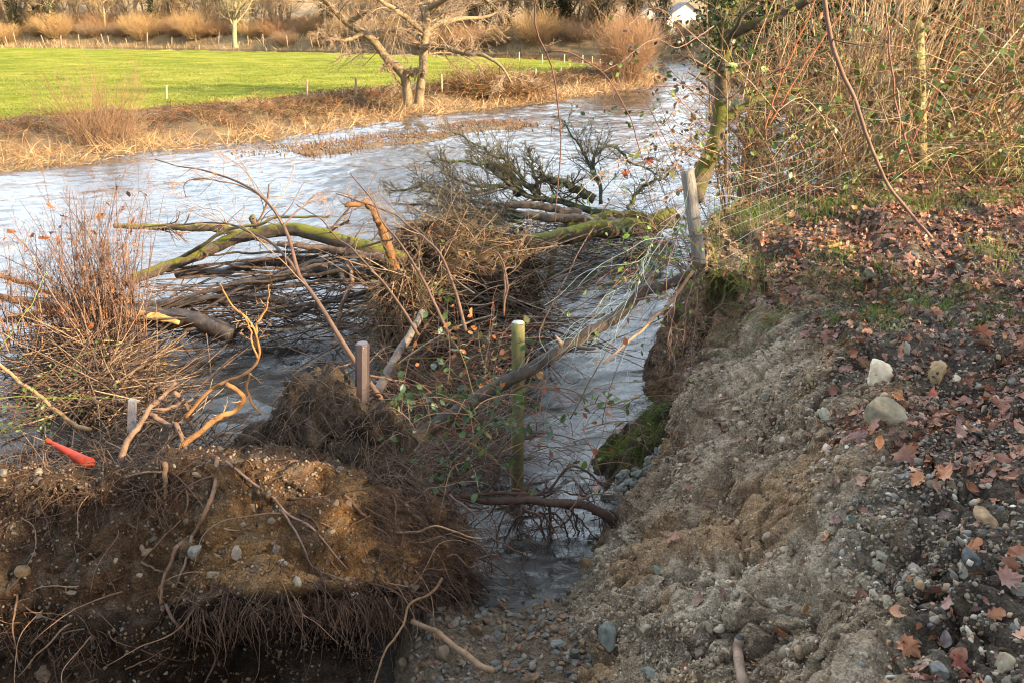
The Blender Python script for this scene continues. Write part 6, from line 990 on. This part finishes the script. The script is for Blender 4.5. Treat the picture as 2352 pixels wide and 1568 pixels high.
for lb, px, py, s_, c_, up_, sh in [('large pinkish brown leaf on the mid slope left of the reddish stone', 1895, 778, .15, (.36, .17, .115), .5, MAPLE), ('bright orange leaf curled upright beside the big grey brown boulder', 2015, 1012, .095, (.62, .24, .07), 1.2, OVAL), ('orange brown maple leaf above the round grey stone', 2180, 1088, .11, (.50, .20, .085), .8, MAPLE), ('large brown leaf just right of the big grey brown boulder', 2085, 1045, .13, (.33, .15, .085), .5, MAPLE), ('curled orange leaf below the large brown leaf', 2110, 1105, .10, (.48, .20, .075), .8, MAPLE), ('purplish brown oak leaf on the lower slope by a green leaf', 1915, 1190, .085, (.30, .17, .13), .6, OAK), ('rust coloured leaf on the slope above the purplish oak leaf', 1920, 1090, .055, (.40, .22, .13), .6, OAK), ('brown leaf on the slope left of the white quartz stone', 1905, 900, .085, (.27, .115, .075), .5, MAPLE), ('orange leaf curled up near the top of the leaf carpet', 2262, 768, .13, (.40, .13, .05), .6, MAPLE), ('russet leaf curled at the crest above the long grey cobble', 2150, 715, .12, (.40, .15, .065), .7, MAPLE), ('dark red leaf standing beside the upright grey brown stone', 1910, 555, .07, (.48, .20, .06), .3, OVAL), ('pale brown leaf on its own at the bottom right', 2165, 1465, .075, (.30, .24, .215), .5, OVAL), ('orange maple leaf at the right edge below the square tan brown stone', 2335, 1270, .10, (.38, .16, .08), .5, MAPLE), ('reddish leaf low on the bank at the bottom right corner', 2200, 1525, .10, (.26, .085, .06), .5, MAPLE), ('brown leaf beside the pale brown leaf at the bottom right', 2320, 1330, .10, (.22, .10, .065), .4, MAPLE), ('long red leaf below the white quartz stone', 2140, 905, .11, (.38, .09, .04), .5, OVAL), ('orange leaf between the boulder and the white quartz stone', 2065, 912, .075, (.55, .22, .07), .8, MAPLE)]:
    hleaf(lb, px, py, s_, c_, up_, sh)
hleaf('single dark green leaf on the lower slope beside the purplish oak leaf', 1965, 1190, .055, (.035, .075, .035), .6, OVAL, .2, 'green_leaf'); hleaf('tiny pale green leaf on the upper slope above the long grey cobble', 2052, 746, .04, (.30, .36, .20), .6, OVAL, .3, 'green_leaf')
V, F = tubes(path([(1868, 562, 5.0), (1900, 563, 5.0), (1932, 553, 5.0)], 12), np.full(12, .012), 8, cap=True, lump=.2); P0_ = SB.spot(1900, 566)[0]; V = V - V.mean(0) + P0_ + [0, 0, .02]; tag(MB().add(V, F, (.50, .27, .09)).build('stick', M['root']), 'short orange barked stick lying on the crest of the slope', 'stick')
# grass
def tufts(name, lb, n, wgt, L, cols, per=14, wd=(.002, .005), grav=.10, up=1., S_=SB, jit=.04):
    p, nn, k = S_.scatter(n, wgt); S = rep(p, per) + G.normal(size=(n * per, 3)) * np.array([jit, jit, .005]); m_ = len(S); P_ = strands(S, np.c_[G.normal(size=m_) * .5, G.normal(size=m_) * .5, np.full(m_, up)] + .3 * rep(nn, per), U(L[0], L[1], m_), 6, .08, grav); V, F = blades(P_, U(wd[0], wd[1], m_)); return stuff(MB().add(V, F, rep(rep(pick(cols, n, .2), per), 12) * rep(U(.8, 1.2, (m_, 1)), 12)).build(name, M['grass'], loc=(3, 6, 1.6)), lb, 'grass')
GC = [(.11, .17, .03), (.16, .21, .04), (.20, .22, .05), (.09, .14, .03)]
gz = sstep(.05, .4, fbm(SB.P * 1.1 + 90, 3)); tufts('grass', 'green grass tufts on the back of the bank below the thicket', 280, vis * (by > 5.6) * (by < 10.5) * (CIb > 4.3) * gz, (.05, .20), GC, 20)
tufts('grass', 'thin grass growing through the leaves at the upper right', 480, vis * (by > 4.2) * (by < 8.5) * (CIb > 4.9) * gz, (.04, .12), GC, 14)
tufts('grass', 'limp grass hanging over the cliff edge', 22, vis * (by > 4.9) * (by < 6.6) * (CIb > 3.6) * (CIb < 4.9) * (bx < 2.1), (.12, .36), [(.15, .18, .04), (.20, .21, .06), (.24, .20, .08)], 26, (.002, .004), .35, .3)
tufts('grass', 'dry rootlets and grass stalks on the turf at the cliff edge', 120, vis * (by > 5.0) * (by < 7.0) * (CIb > 3.5) * (CIb < 5.4) * (bx < 2.4), (.08, .26), [(.22, .15, .09), (.30, .21, .11), (.16, .10, .06)], 18, (.0015, .003), .25, .3)
tufts('grass', 'mossy grass on the low shelf below the cliff', 260, (SSh.P[:, 2] > .08) * (SSh.P[:, 1] > 4.95) * sstep(-.2, .3, fbm(SSh.P * 3, 2)), (.04, .14), [(.10, .13, .025), (.15, .16, .04), (.08, .06, .03)], 20, (.002, .004), .3, .4, SSh)
n = 900; S, Nm, k = SB.scatter(n, vis * (by > 4.6) * (by < 7.2) * (CIb > 1.2) * (CIb < 4.2) * (bx < 1.75)); P1 = strands(S, Nm * .5 + np.c_[G.normal(size=n) * .6, G.normal(size=n) * .4, U(-1.3, -.2, n)], U(.06, .4, n), 9, .14, .2); stuff(MB().add(*tubes(P1, taper(n, 9, U(.0009, .003, n), .0007), 3), rep(pick(RC, n, .3), 27)).build('cliff_roots', M['root'], loc=(1.5, 5.5, 1)), 'fine roots dangling from the undercut cliff face', 'roots')
for lb, pts, r in [('bare brown root looping down the red cliff face', [(1668, 655), (1655, 700), (1630, 722), (1615, 735)], .010), ('thin root crossing the lower slope beside the gully', [(1500, 1470), (1540, 1400), (1590, 1320)], .003), ('slender twig lying on the slope left of the white quartz stone', [(1990, 882), (1940, 905), (1880, 930)], .003), ('thin dark twig lying on the upper slope', [(1845, 772), (1900, 735), (1935, 712)], .003)]:
    P_ = surf_path(SB, pts, 24, .012, .008); V, F = tubes(P_, taper(1, 24, r, r * .6)[0], 7, cap=True, lump=.12); tag(MB().add(V, F, (.20, .13, .09)).build('root' if 'root' in lb else 'twig', M['root']), lb, 'root' if 'root' in lb else 'twig')
